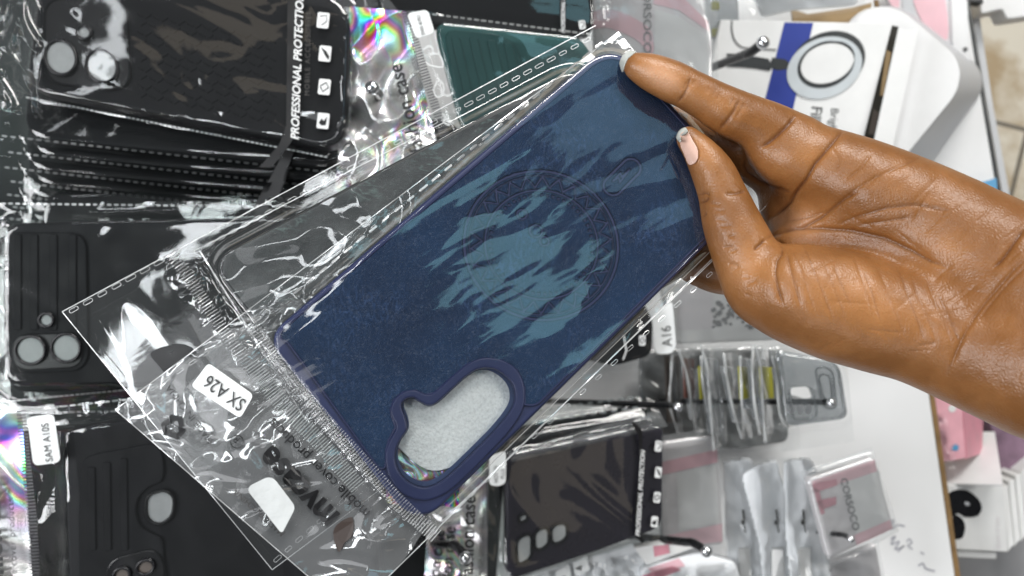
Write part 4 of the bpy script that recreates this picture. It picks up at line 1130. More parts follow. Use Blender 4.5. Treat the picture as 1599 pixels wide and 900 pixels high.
# --- F: black pack at the top, behind the teal one
PF = Plane((600, 0, .16), (920, 30, .155), (600, 60, .16))
Fk = thing('packaged_phone_case', 'black phone case pack at the top edge between teal case and pink cards', 'phone case pack', at(770, 10, .155))
f_out = rpoly([(590, -70), (925, -40), (928, 56), (700, 44), (590, 24)], 22, 6)
slab('case', PF, f_out, M['black_tpu'], Fk, t=.010, bev=.0015)
bF, hF = seamed_film(Fk, PF, [(560, -90), (945, -60), (945, 66), (570, 20)], f_out, seed=161, scale=44, wr=.001, top=.0025, dash=[((690, 36), (930, 62), 26, 6, 2, False)])
patch('print_band', PF, [(874, -20), (884, -20), (883, 54), (875, 50)], M['print_black'], bF, .0042)
text('lettering', 'PROFESSIONAL PROTECTION', PF, 882, 52, 8, -90, M['print_white'], bF, h=.0046, shear=.25, bold=.02, sx=.9)
icon(PF, 909, 39, 5, 7, -8, bF, .0043, 0)

# --- dark packs deep behind the held bags
G_D = 'dark packs deep behind the held bags'
for q, z, lab, sd in (([(-70, -60), (140, -60), (150, 420), (-70, 420)], .07, 'dark phone case pack at the left picture border behind the crumpled bag end', 407),
                      ([(-60, 560), (400, 560), (380, 740), (-60, 740)], .10, 'dark pack between the ribbed black case and the SAM A10S pack', 409),
                      ([(330, 150), (720, 190), (700, 470), (320, 420)], .125, 'dark pack behind the charcoal case, below the icons of the top left pack', 401),
                      ([(520, 560), (800, 600), (770, 960), (500, 940)], .075, 'dark phone case pack behind the lower end of the navy case', 403),
                      ([(380, -40), (640, -30), (640, 320), (380, 300)], .095, 'dark phone case pack behind the crumpled holographic header', 405)):
    pl = Plane((*q[0], z), (*q[1], z - .004), (*q[3], z - .004))
    o = thing('packaged_phone_case', lab, 'phone case pack', at(*np.mean(q, 0), z), G_D)
    out = rpoly(q, 28, 6); cs = slab('case', pl, out, M['black_tpu'], o, t=.010, bev=.0015)
    c = np.mean(q, 0); qq = [c + (np.array(p) - c) * 1.08 for p in q]
    seamed_film(o, pl, qq, out, seed=sd, mat='film_dull', step=7, dash=[(tuple(qq[3]), tuple(qq[2]), 30, 8, 2.4, False)])

# ------------------------------------------------------------------ right side packs
# --- Q: black-purple pack at the bottom
G_PB = 'dark purple cases on the bottom centre hook'
PQ = Plane((797, 712, .140), (1040, 668, .118), (790, 900, .140))
Qk = thing('packaged_phone_case', 'dark purple phone case with three oval lens openings and a HOT 50 PLUS sticker', 'phone case pack', at(920, 780, .13), G_PB)
q_out = rpoly([(790, 714), (1036, 663), (1034, 824), (930, 862), (792, 908)], [20, 14, 18, 4, 20], 7)
cs = slab('case', PQ, q_out, M['purple_black'], Qk, t=.010, bev=.0014)
for e in (rpoly([(806, 842), (830, 832), (830, 872), (808, 884)], 10, 5), rpoly([(834, 830), (857, 822), (857, 852), (836, 862)], 10, 5), rpoly([(860, 822), (885, 815), (886, 842), (862, 852)], 10, 5), rpoly([(810, 806), (823, 802), (824, 812), (811, 817)], 4, 4)):
    lens(cs, PQ, e, .0008)
bQ, hQ = seamed_film(Qk, PQ, [(756, 690), (1034, 640), (1044, 838), (762, 940)], q_out, seed=174, scale=62, wr=.0018, ang=50, top=.002, low=-.003)
W, Q, P = sheet_vf(PQ, [(790, 706), (1028, 640), (1043, 666), (800, 722)], 4, lambda x, y: .0005 + wrinkle(x, y, 20, 175, ang=-15, stretch=4) * .001); mk('folded_edge', W, Q, M['film_milky'], bQ)
patch('print_band', PQ, [(990, 658), (1003, 672), (1003, 740), (997, 800), (997, 826), (1007, 846), (1002, 849), (991, 832), (991, 800), (999, 730), (997, 680), (985, 661)], M['print_black'], bQ, .0042)
text('lettering', 'PROFESSIONAL PROTECTION', PQ, 999, 838, 9.5, -86.5, M['print_white'], bQ, h=.0046, shear=.25, bold=.02, sx=1.06)
for i, (x, y) in enumerate(((1028, 697), (1028, 738), (1026, 777), (1022, 815))): icon(PQ, x, y, 5.2, 8.5, 6, bQ, .0043, i)
def hQ2(x, y): return .0005 + wrinkle(x, y, 60, 181, octv=1) * .0022
W, Q, P = sheet_vf(PQ, [(722, 720), (758, 706), (762, 960), (716, 960)], 3, hQ2); mk('header', W, Q, M['holo'], bQ)
v, f = ridges_vf(PQ, [(759, 716), (758, 780), (757, 850), (756, 930)], 62, 9, .55, .0034, None, .0004); mk('zip_strip', v, f, M['ridge_dark'], bQ, smooth=False)
o = slab('label', PQ, rpoly([(764, 712), (790, 704), (790, 754), (780, 760), (764, 758)], 6, 5), M['label'], bQ, t=.0003, bev=.0001, h=.0056); o['label'] = 'white sticker reading HOT 50 PLUS'
text('label_text', 'HOT 50', PQ, 778, 754, 9.5, -90, M['print_grey'], bQ, h=.0060, sx=.8)
text('label_text', 'PLUS', PQ, 788, 748, 9, -90, M['print_grey'], bQ, h=.0060, sx=.8)
text('lettering', 'fashion case', PQ, 738, 905, 30, -88, M['print_black'], bQ, h=.0044, sx=.9, bold=.012)
text('lettering', 'mobile cover products', PQ, 752, 900, 10, -89, M['print_greydim'], bQ, h=.0044)
Q2 = thing('packaged_phone_case', 'pack with a fashion case header, behind the dark purple case and the navy bag corner', 'phone case pack', at(800, 760, .11), G_PB)
PQ2 = Plane((780, 690, .105), (1030, 640, .1), (780, 900, .105))
q2 = rpoly([(790, 690), (1020, 648), (1020, 820), (800, 880)], 16, 6)
slab('case', PQ2, q2, M['black_tpu'], Q2, t=.009, bev=.0014)
b2, _ = seamed_film(Q2, PQ2, [(740, 670), (1030, 632), (1035, 840), (750, 920)], q2, seed=191, mat='film_dull', step=8, dash=[((770, 668), (1000, 636), 14, 9, 4, False)])
W, Q, P = sheet_vf(PQ2, [(668, 800), (734, 730), (726, 960), (660, 960)], 3, lambda x, y: wrinkle(x, y, 50, 193, octv=1) * .003); mk('header', W, Q, M['holo'], b2)
text('lettering', 'fashion case', PQ2, 703, 940, 27, -86, M['print_black'], b2, h=.004, sx=.9, bold=.012)
text('lettering', 'fashion case', PQ2, 682, 945, 27, -84, M['print_black'], b2, h=.004, sx=.9, bold=.012)
Q3 = copy_tree(Q2, (0, .004, -.02)); Q3['label'] = 'rearmost dark pack on the bottom centre hook, its edge showing above the purple case'

# --- hooks
def hook(label, base, tip, zb, zt, r=.0022, bend=(8, 4), ball=True, mat='steel'):
    b, t = at(*base, zb), at(*tip, zt)
    h = thing('display_hook', label, 'hook', b, 'black display hooks on the board')
    e = at(tip[0] + bend[0], tip[1] + bend[1], zt + .012)
    pts = spl([b, b * .5 + t * .5, b * .12 + t * .88, t, e], 6, closed=False)
    v, f = tube_vf(pts, r, 10); mk('rod', v, f, M[mat], h)
    if ball:
        d = e - t; d /= np.linalg.norm(d)
        v, f = tube_vf([e - d * r * .6, e - d * r * .2, e + d * r * .7, e + d * r * 1.3, e + d * r * 1.5], [r * .9, r * 1.35, r * 1.4, r * .9, r * .1], 12); mk('tip', v, f, M['chrome'], h)
    return h
hook('black hook below the navy case, pointing at the clear packs', (840, 626), (1048, 633), .02, .115, .0021, (10, 3))
hook('long black hook through the row of clear packs, above the white bags', (990, 627), (1286, 628), .012, .135, .0019, (11, 1))
hook('black hook with bent tip under the pink card pack, beside the purple-black case', (975, 836), (1082, 848), .05, .125, .0027, (20, 12))
hook('thin black hook poking through the front white and pink pack at the right', (1180, 818), (1318, 836), .03, .12, .0016, (10, 6))
hook('steel hook crossing the picture of the ring light box', (1070, 122), (1172, 82), .03, .12, .0030, (18, -14))
hook('hook with a ball tip piercing the crumpled holographic header', (596, 152), (590, 146), .15, .206, .0026, (-8, -8))
hook('dark green hook through the fashion case headers at the bottom', (640, 846), (712, 852), .05, .150, .0028, (14, 18))

# --- G: pink and white card packs, top
G_PINK = 'white and pink card packs in clear film'
PGp = Plane((925, 20, .125), (1112, 60, .12), (930, 240, .12))
Gk = thing('card_pack', 'white card pack with pink bands in clear film, above the index finger', 'card pack', at(1010, 60, .12), G_PINK)
g_out = rpoly([(922, -60), (1070, -40), (1112, 40), (1114, 165), (1110, 240), (935, 220)], [10, 30, 24, 8, 10, 10], 6)
card = slab('card', PGp, g_out, M['mauve_card'], Gk, t=.008, bev=.001)
patch('pink_band', PGp, spl([(925, 20), (960, 16), (1000, 34), (1018, 52), (1018, 84), (990, 60), (950, 44), (925, 44)], 5), M['pale_pink'], card, .0004)
patch('pink_band', PGp, [(1022, -20), (1060, -10), (1106, 34), (1108, 50), (1060, 16), (1020, 6)], M['pale_pink'], card, .0004)
patch('pale_panel', PGp, [(1022, 14), (1060, 26), (1106, 56), (1108, 160), (1100, 230), (1022, 200)], M['white_card'], card, .0006)
text('lettering', 'CORSOCO', PGp, 1005, -32, 17.5, 90, M['print_grey'], card, h=.0010, bold=.01, sx=1.35)
seamed_film(Gk, PGp, [(905, -80), (1120, -70), (1122, 250), (915, 240)], g_out, seed=201, scale=50, wr=.0015, mat='film_milky', top=.002)
# --- crumpled milky bag between
W, Q, P = sheet_vf(flat(.14), [(895, -20), (958, -20), (950, 34), (906, 30)], 2.5, lambda x, y: wrinkle(x, y, 20, 211) * .004)
tb = mk('bag_corner', W, Q, M['film_milky']); tag(tb, 'crumpled milky bag end between the black pack and the pink cards at the top', 'plastic bag')

# --- H: clear pack with yellow inserts, top
Hk = thing('clear_pack', 'clear pack with yellow inserts at the top, above the ring light box', 'clear case pack', at(1150, 10, .05))
PH = Plane((1100, -20, .06), (1190, -20, .06), (1100, 60, .05))
for y in (2, 44): slab('yellow_insert', PH, rpoly([(1112, y), (1122, y), (1124, y + 14), (1112, y + 14)], 3, 3), M['yellow'], Hk, t=.003, bev=.0004)
slab('case', PH, rpoly([(1098, -60), (1150, -60), (1156, 62), (1104, 62)], 8, 4), M['grey_clear'], Hk, t=.006, bev=.001, h=-.002)
seamed_film(Hk, PH, [(1090, -70), (1205, -60), (1190, 40), (1100, 80)], rpoly([(1098, -60), (1150, -60), (1156, 62), (1104, 62)], 8, 4), seed=221, scale=22, wr=.003, step=3)
Hf = thing('clear_pack', 'flat clear film pack at the top edge, left of the brown cardboard piece', 'clear case pack', at(1210, 10, .04))
PHf = Plane((1170, -30, .045), (1260, -30, .045), (1190, 30, .04))
slab('case', PHf, rpoly([(1165, -40), (1350, -60), (1340, 8), (1240, 16), (1190, 28)], 8, 4), M['white_bag'], Hf, t=.004, bev=.001)
seamed_film(Hf, PHf, [(1150, -60), (1360, -60), (1350, 16), (1186, 36)], rpoly([(1165, -40), (1350, -60), (1340, 8), (1240, 16), (1190, 28)], 8, 4), seed=225, scale=30, wr=.002, step=4)

# --- I: ring light box
PI = Plane((1126, 32, .058), (1393, 38, .055), (1095, 210, .052))
Ik = thing('ring_light_box', 'white cardboard box printed with a ring light and a blue stripe, above the hand', 'box', at(1260, 110, .05))
box = slab('box_body', PI, [(1126, 31), (1394, 37), (1344, 235), (1080, 260)], M['white_card'], Ik, t=.03, bev=.0006)
hI = .0004
patch('blue_stripe', PI, [(1225, 35), (1270, 36), (1238, 172), (1194, 158)], M['blue_print'], box, hI)
def ring_vf(pl, c, o, i, h, ang=-24, oc=(0, 0)):
    a = ell(c[0], c[1], o[0], o[1], ang, 56); b = ell(c[0] + oc[0], c[1] + oc[1], i[0], i[1], ang, 56)
    v = np.concatenate([pl.w(a, h), pl.w(b, h)]); return v, [(k, (k + 1) % 56, 56 + (k + 1) % 56, 56 + k) for k in range(56)]
patch('printed_ring_middle', PI, ell(1290, 103, 46, 37, -24, 40), M['white_card'], box, hI + .0002)
v, f = ring_vf(PI, (1293, 97), (60, 46), (46, 34), hI + .0004, oc=(-3, 7)); mk('printed_ring_body', v, f, M['black_dull'], box, smooth=False)
v, f = ring_vf(PI, (1287.5, 106), (61, 46), (46, 34), hI + .0007, oc=(3, -5)); mk('printed_ring_lamp', v, f, M['ring_grey'], box, smooth=False)
v, f = ring_vf(PI, (1290, 101), (46.5, 35), (44, 31), hI + .0009, oc=(2.5, -3.5)); mk('printed_ring_inner', v, f, M['black_dull'], box, smooth=False)
patch('printed_clip', PI, [(1134, 84), (1152, 84), (1200, 92), (1203, 98), (1206, 90), (1226, 93), (1232, 98), (1231, 108), (1214, 110), (1204, 106), (1202, 111), (1180, 107), (1160, 105), (1134, 104), (1140, 96)], M['black_dull'], box, hI + .0003)
v, f = stroke_vf(PI, spl([(1143, 32), (1143, 48), (1148, 64), (1160, 74), (1182, 76), (1212, 78)], 6, closed=False), 2.2, hI + .0003); mk('printed_cable', v, f, M['print_grey'], box, smooth=False)
text('lettering', 'Bright', PI, 1298, 168, 18, 96, M['print_grey'], box, h=hI, sx=.95)
text('lettering', 'Fill Light', PI, 1268, 165, 24, 96, M['print_grey'], box, h=hI, bold=.015, sx=.95)
patch('open_slot', PI, [(1393, 40), (1404, 42), (1388, 130), (1372, 240), (1336, 236)], M['dark_gap'], Ik, -.004)
patch('slot_content', PI, [(1384, 78), (1392, 82), (1380, 150), (1374, 150)], M['cardboard'], Ik, -.003)
patch('slot_content', PI, [(1364, 170), (1372, 176), (1366, 210), (1356, 210)], M['brown_case'], Ik, -.003)
PI2 = Plane((1400, 42, .06), (1434, 45, .06), (1362, 210, .06))
slab('flap', PI2, [(1404, 42), (1414, 47), (1435, 45), (1388, 260), (1360, 244)], M['white_card'], Ik, t=.0012, bev=.0003)

# --- J: white rounded lid, cardboard, tray
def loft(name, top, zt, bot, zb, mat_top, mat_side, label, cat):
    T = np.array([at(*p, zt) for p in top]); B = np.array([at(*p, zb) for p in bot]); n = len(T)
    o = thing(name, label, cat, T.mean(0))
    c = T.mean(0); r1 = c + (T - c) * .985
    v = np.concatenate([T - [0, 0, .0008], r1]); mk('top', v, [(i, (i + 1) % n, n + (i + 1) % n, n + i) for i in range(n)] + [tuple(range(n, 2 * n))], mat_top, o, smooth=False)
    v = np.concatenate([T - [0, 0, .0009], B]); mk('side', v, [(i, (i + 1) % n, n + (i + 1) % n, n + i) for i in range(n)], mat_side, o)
    return o
lid_top = rpoly([(1320, 40), (1346, 14), (1400, 8), (1500, 92), (1500, 140), (1400, 262), (1290, 250)], [16, 16, 26, 34, 30, 20, 20], 9)
lid_bot = rpoly([(1330, 40), (1352, 10), (1410, 8), (1530, 104), (1536, 140), (1440, 275), (1300, 270)], [16, 16, 26, 34, 30, 20, 20], 9)
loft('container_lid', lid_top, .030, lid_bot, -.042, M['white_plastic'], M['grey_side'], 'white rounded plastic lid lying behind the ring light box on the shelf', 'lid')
cb = slab('cardboard_piece', flat(.018), [(1236, 14), (1262, 22), (1330, 12), (1362, 4), (1356, 40), (1240, 40)], M['cardboard'], t=.003, bev=.0004)
tag(cb, 'torn brown cardboard strip between the ring light box and the white lid', 'cardboard')
tr = thing('display_tray', 'white tray lined with pink print at the top right, behind the white lid', 'tray', at(1440, 20, -.03))
PT = Plane((1368, -20, -.028), (1500, -20, -.028), (1400, 80, -.030))
slab('liner', PT, [(1368, -40), (1482, -40), (1486, 90), (1440, 60), (1395, 20)], M['mauve_card'], tr, t=.004, bev=.0005)
for q in ([(1425, -10), (1470, -14), (1480, 60), (1450, 50)], [(1380, -20), (1400, -20), (1404, 12), (1392, 8)]): patch('pink_print', PT, spl(q, 4), M['pale_pink'], tr, .0006)
patch('clear_window', PT, rpoly([(1408, -5), (1424, -8), (1430, 30), (1412, 26)], 4, 4), M['grey_side'], tr, .0008)
slab('rim', PT, [(1484, -40), (1508, -40), (1512, 16), (1516, 96), (1488, 84)], M['white_plastic'], tr, t=.012, bev=.0008, h=.003)
slab('screw', PT, ell(1508, 77, 3.5, 3.5), M['print_grey'], tr, t=.001, bev=.0002, h=.0040)
w = slab('white_bracket', flat(-.10), rpoly([(1530, -20), (1640, -20), (1640, 20), (1602, 26), (1572, 30), (1566, 14), (1532, 22)], 5, 4), M['white_plastic'], t=.02, bev=.001)
tag(w, 'white plastic part lying on the tiles in the top right corner', 'plastic part')
dk = slab('dark_strip', flat(-.06), [(1505, -20), (1535, -20), (1536, 5), (1508, 2)], M['black_dull'], t=.01, bev=.0006)
tag(dk, 'small black strip at the top edge beside the shelf corner', 'strip')
bt = slab('card_tag', flat(-.035), [(1516, 290), (1556, 278), (1560, 330), (1530, 330)], M['blue_tag'], t=.001, bev=.0002)
tag(bt, 'light blue card peeking over the wrist on the white shelf', 'card')

# --- N: A16 packs
PN = Plane((960, 520, .10), (1052, 490, .10), (970, 570, .098))
Nk = thing('packaged_phone_case', 'black phone case end beside the white A16 sticker, at the navy bag edge', 'phone case pack', at(1000, 530, .1))
n_out = rpoly([(900, 500), (1000, 462), (1020, 500), (1018, 556), (960, 572), (900, 560)], [10, 20, 14, 14, 10, 10], 6)
slab('case', PN, n_out, M['black_tpu'], Nk, t=.010, bev=.0015)
bN, _ = seamed_film(Nk, PN, [(880, 480), (1016, 448), (1026, 572), (890, 588)], n_out, seed=231, scale=30, wr=.002, top=.002)
patch('print_band', PN, [(972, 520), (979, 520), (983, 548), (975, 566), (969, 566), (975, 545)], M['print_black'], bN, .004)
v, f = stroke_vf(PN, [(974, 524), (978, 548), (973, 562)], 2.0, .0044); mk('lettering', v, f, M['print_white'], bN, smooth=False)
icon(PN, 1003, 532, 5, 8, 0, bN, .0042, 2)
PN2 = Plane((1052, 490, .085), (1200, 470, .085), (1060, 540, .083))
Nw = thing('card_pack', 'white card pack with grey speckled print and an A16 sticker, under the thumb', 'card pack', at(1100, 500, .085))
wout = rpoly([(1030, 440), (1250, 420), (1250, 530), (1056, 538)], 6, 4)
card = slab('card', PN2, wout, M['white_card'], Nw, t=.010, bev=.001)
pp_ = []
r2 = np.random.default_rng(3)
for i in range(70):
    x, y = r2.uniform(1114, 1210), r2.uniform(462, 512); s_ = r2.uniform(2, 6)
    pp_.append(patch_vf(PN2, ell(x, y, s_, s_ * r2.uniform(.5, 1), r2.uniform(0, 180), 8), .0003 + i * 4e-6))
v, f = merge(pp_); mk('speckled_print', v, f, M['print_grey'], card, smooth=False)
patch('grey_panel', PN2, [(1060, 446), (1112, 440), (1114, 514), (1058, 516)], M['mauve_card'], card, .0003)
seamed_film(Nw, PN2, [(1020, 430), (1260, 410), (1260, 540), (1050, 548)], wout, seed=241, scale=36, wr=.0012, mat='film_milky', top=.0015)
o = slab('label', PN2, rpoly([(1018, 492), (1050, 470), (1056, 540), (1050, 552), (1022, 554)], [10, 6, 6, 6, 10], 5), M['label'], Nw, t=.0003, bev=.0001, h=.006); o['label'] = 'white sticker reading A16'
text('label_text', 'A16', PN2, 1050, 541, 22.5, -95, M['print_grey'], Nw, h=.0064, sx=.88)

# --- O: row of clear packs seen edge-on
G_CL = 'clear case packs hanging edge-on in a row'
gp = Plane((1036, 545, .03), (1215, 545, .03), (1036, 700, .028))
o = thing('clear_pack', 'smoky grey pack lying deepest behind the row of clear packs', 'clear case pack', at(1120, 620, .03), G_CL)
slab('case', gp, rpoly([(1000, 548), (1222, 545), (1232, 690), (1150, 702), (1000, 690)], 12, 5), M['smoky'], o, t=.010, bev=.001)
seamed_film(o, gp, [(990, 540), (1240, 536), (1250, 704), (990, 708)], rpoly([(1000, 548), (1222, 545), (1232, 690), (1150, 702), (1000, 690)], 12, 5), seed=249, scale=26, wr=.003, top=.003, step=4)
clr = [(1046, 'dull brown clear pack at the left end of the row'), (1066, 'clear pack with a dark red insert, second in the row'), (1084, 'clear pack with a little yellow insert, third in the row'), (1104, 'clear film pack with a pinched top, fourth in the row'), (1126, 'clear pack just left of the bright yellow insert'), (1146, 'clear pack holding the bright yellow insert'), (1166, 'clear pack just right of the bright yellow insert'), (1186, 'clear pack with pale yellow-green insert'), (1206, 'clear pack next to the front grey see-through case')]
rc_ = np.random.default_rng(12)
for i, (x, lab) in enumerate(clr):
    z1 = .075 + i * .008
    o = thing('clear_pack', lab + ', on the long hook', 'clear case pack', at(x, 610, z1), G_CL)
    lean = rc_.uniform(2, 26); tilt = rc_.uniform(-8, 8); wd = rc_.uniform(12, 34)
    y0, y1 = 541 + rc_.uniform(-3, 16), 690 + rc_.uniform(-34, 12)
    x = x + rc_.uniform(-6, 6)
    pl = Plane((x, y0, z1), (x + 22, y0, z1 - rc_.uniform(.004, .016)), (x + lean * .6, y1, z1 + rc_.uniform(-.006, .006)))
    W, Q, P = sheet_vf(pl, [(x + tilt, y0), (x + wd, y0 + rc_.uniform(-4, 12)), (x + wd + lean, y1 + rc_.uniform(-12, 4)), (x + 8 + lean, y1 + 6)], 2.5, lambda a, b, i=i: wrinkle(a, b, 26, 251 + i, ang=84, stretch=4) * .0032)
    mk('bag', W, Q, M['film_milky'], o)
    v, f = tube_vf(pl.w(spl([(x + tilt, y0), (x + 4 + .2 * lean, y0 + 40), (x + 3 + .5 * lean + rc_.uniform(-4, 4), y0 + 90), (x + 8 + lean, y1 + 4)], 6, closed=False), .001), [.0005 + .0007 * abs(math.sin(k * .4 + i)) for k in range(19)], 6); mk('folded_edge', v, f, M['white_fold'], o)
    slab('case', pl, rpoly([(x + 4, y0 + 20), (x + wd * .8, y0 + 22), (x + wd * .8 + .7 * lean, y1 - 20), (x + 7 + .7 * lean, y1 - 20)], 4, 4), M['grey_clear'], o, t=.004, bev=.0008, h=-.003)
    if i in (2, 5, 7):
        w_ = {2: 9, 5: 16, 7: 22}[i]
        slab('insert', pl, [(x + 3, 572), (x + w_, 574), (x + w_ + 3, 622), (x + 6, 624)], M['yellow'], o, t=.001, bev=.0002, h=-.001)
    if i == 1: slab('insert', pl, [(x + 2, 560), (x + 18, 560), (x + 20, 622), (x + 4, 622)], M['red_brown'], o, t=.001, bev=.0002, h=-.001)
    if i == 0: slab('insert', pl, [(x - 4, 556), (x + 18, 556), (x + 20, 660), (x, 660)], M['brown_case'], o, t=.001, bev=.0002, h=-.004)
PO = Plane((1215, 552, .145), (1315, 570, .14), (1225, 700, .13))
o = thing('clear_pack', 'front see-through grey phone case in clear film at the right end of the row', 'clear case pack', at(1270, 620, .14), G_CL)
oc = rpoly([(1214, 550), (1312, 566), (1326, 655), (1228, 668)], [14, 18, 14, 14], 6)
cs = slab('case', PO, oc, M['grey_clear'], o, t=.007, bev=.0014)
for q in (rpoly([(1232, 608), (1270, 606), (1276, 652), (1238, 656)], 8, 5), rpoly([(1272, 572), (1300, 576), (1306, 640), (1284, 636)], 12, 6), rpoly([(1278, 584), (1296, 586), (1300, 626), (1286, 624)], 8, 6)):
    v, f = tube_vf(PO.w(np.concatenate([q, q[:1]]), .0006), .0007, 6, cap=False); mk('camera_outline', v, f, M['grey_clear'], cs)
for cx in (1237, 1250, 1263): slab('camera_opening', PO, ell(cx, 640, 5, 8, 8), M['grey_side'], cs, t=.001, bev=.0002, h=.001)
slab('white_tag', PO, rpoly([(1234, 606), (1262, 604), (1268, 622), (1236, 624)], 5, 4), M['white_card'], o, t=.0004, bev=.0001, h=.002)
seamed_film(o, PO, [(1204, 540), (1322, 556), (1334, 690), (1222, 706)], oc, seed=271, scale=34, wr=.0018, mat='film', top=.002)

# --- R: pink pack left of the white bags
PR = Plane((1020, 690, .085), (1126, 676, .085), (1028, 850, .082))
Rk = thing('card_pack', 'pink and white card pack right of the dark purple phone case', 'card pack', at(1075, 770, .085), G_PINK)
rc = rpoly([(1030, 694), (1118, 682), (1130, 850), (1034, 860)], 6, 4)
card = slab('card', PR, rc, M['mauve_card'], Rk, t=.008, bev=.001)
patch('pink_band', PR, [(1032, 722), (1120, 702), (1121, 722), (1034, 742)], M['pink_card'], card, .0004)
patch('pink_band', PR, [(1034, 838), (1128, 818), (1128, 846), (1035, 856)], M['pale_pink'], card, .0004)
patch('pale_panel', PR, [(1056, 738), (1118, 726), (1124, 816), (1060, 830)], M['white_card'], card, .0006)
seamed_film(Rk, PR, [(1008, 684), (1116, 668), (1130, 700), (1136, 868)] if False else [(1010, 684), (1118, 668), (1140, 866), (1016, 878)], rc, seed=281, scale=40, wr=.0014, mat='film_milky', top=.002)
# --- S: white bags
G_W = 'white bags hanging in a row at the bottom right'
for i, (x, lab) in enumerate(((1128, 'white pack next to the pink card pack, first of the white row'), (1180, 'white pack with a slanted folded top in the middle of the white row'), (1222, 'white pack behind the front pink-edged pack'))):
    z1 = .07 + .012 * i
    pl = Plane((x, 720, z1), (x + 60, 715, z1), (x + 10, 880, z1 - .004))
    o = thing('white_pack', lab, 'white pack', at(x + 30, 790, z1), G_W)
    top = [(x + 2, 722), (x + 44, 716), (x + 56, 740)] if i != 1 else [(x - 22, 742), (x + 2, 728), (x + 34, 720), (x + 36, 740)]
    out = rpoly(top + [(x + 62, 800), (x + 76, 910), (x + 14, 915), (x + 6, 850)], 7, 4)
    v, f = None, None
    bb = np.array(out); 
    W, Q, P = sheet_vf(pl, [(bb[:, 0].min(), bb[:, 1].min()), (bb[:, 0].max(), bb[:, 1].min()), (bb[:, 0].max(), bb[:, 1].max()), (bb[:, 0].min(), bb[:, 1].max())], 2.5,
                       lambda a, b, i=i, x=x: wrinkle(a, b, 60, 301 + i, ang=78, stretch=2, octv=1) * .0014 + .006 * np.cos((a - x - 34) / 44), clip=lambda a, b, out=out: sdpoly(a, b, out) < 0)
    ob = mk('bag', W, Q, M['white_bag'], o); md = ob.modifiers.new('thick', 'SOLIDIFY'); md.thickness = .004; md.offset = -1
    parts = [stroke_vf(pl, [(x + 32, 796), (x + 34, 812)], 3.2, .0085), stroke_vf(pl, [(x + 33, 816), (x + 36, 832)], 2.2, .0085), patch_vf(pl, ell(x + 32, 816, 3.5, 4, 0, 10), .0087)]
    v, f = merge(parts); mk('hang_slot', v, f, M['print_grey'], o, smooth=False)
    slab('card_end', pl, [(x + 26, 858), (x + 44, 856), (x + 46, 905), (x + 26, 908)], M['white_card'], o, t=.003, bev=.0005, h=.009)
    W, Q, P = sheet_vf(pl, [(x - 4, 716), (x + 62, 712), (x + 82, 920), (x + 8, 924)], 4, lambda a, b, i=i: .009 + wrinkle(a, b, 40, 311 + i, ang=70, stretch=2, octv=2) * .0016); mk('clear_sleeve', W, Q, M['film'], o)
PW = Plane((1262, 748, .115), (1366, 712, .112), (1290, 872, .108))
Wk = thing('card_pack', 'white card pack with rose frame and pink edges on the bottom right hook', 'card pack', at(1330, 790, .11), G_PINK)
wc = rpoly([(1262, 750), (1366, 716), (1396, 826), (1294, 874)], 6, 4)
card = slab('card', PW, wc, M['mauve_card'], Wk, t=.007, bev=.001)
patch('pale_panel', PW, [(1322, 748), (1372, 734), (1390, 822), (1338, 842)], M['white_card'], card, .0004)
patch('pink_edge', PW, [(1268, 752), (1366, 718), (1370, 736), (1274, 768)], M['pale_pink'], card, .0006)
patch('pink_edge', PW, [(1334, 836), (1390, 812), (1394, 826), (1338, 852)], M['pale_pink'], card, .0006)
for q in ([(1268, 756), (1306, 748), (1308, 758), (1272, 770)], [(1268, 756), (1280, 768), (1288, 802), (1282, 804)], [(1274, 782), (1306, 776), (1306, 788), (1284, 796)]): patch('rose_frame', PW, q, M['rose'], card, .0008)
text('lettering', 'CORSOCO', PW, 1312, 748, 15.5, 76, M['print_grey'], card, h=.0009, bold=.01, sx=1.1)
seamed_film(Wk, PW, [(1250, 736), (1362, 698), (1404, 830), (1292, 890)], wc, seed=321, scale=40, wr=.0014, mat='film_milky', top=.002)
Wl = thing('card_pack', 'plain pale card pack in clear film below the rose-framed pack, at the bottom edge', 'card pack', at(1330, 880, .08), G_PINK)
PWl = Plane((1300, 880, .085), (1372, 850, .082), (1310, 930, .08))
slab('card', PWl, [(1296, 880), (1368, 852), (1388, 960), (1300, 970)], M['mauve_card'], Wl, t=.006, bev=.001)
seamed_film(Wl, PWl, [(1286, 876), (1370, 842), (1396, 970), (1296, 980)], [(1296, 880), (1368, 852), (1388, 960), (1300, 970)], seed=325, scale=30, wr=.0014, mat='film_milky', top=.002)

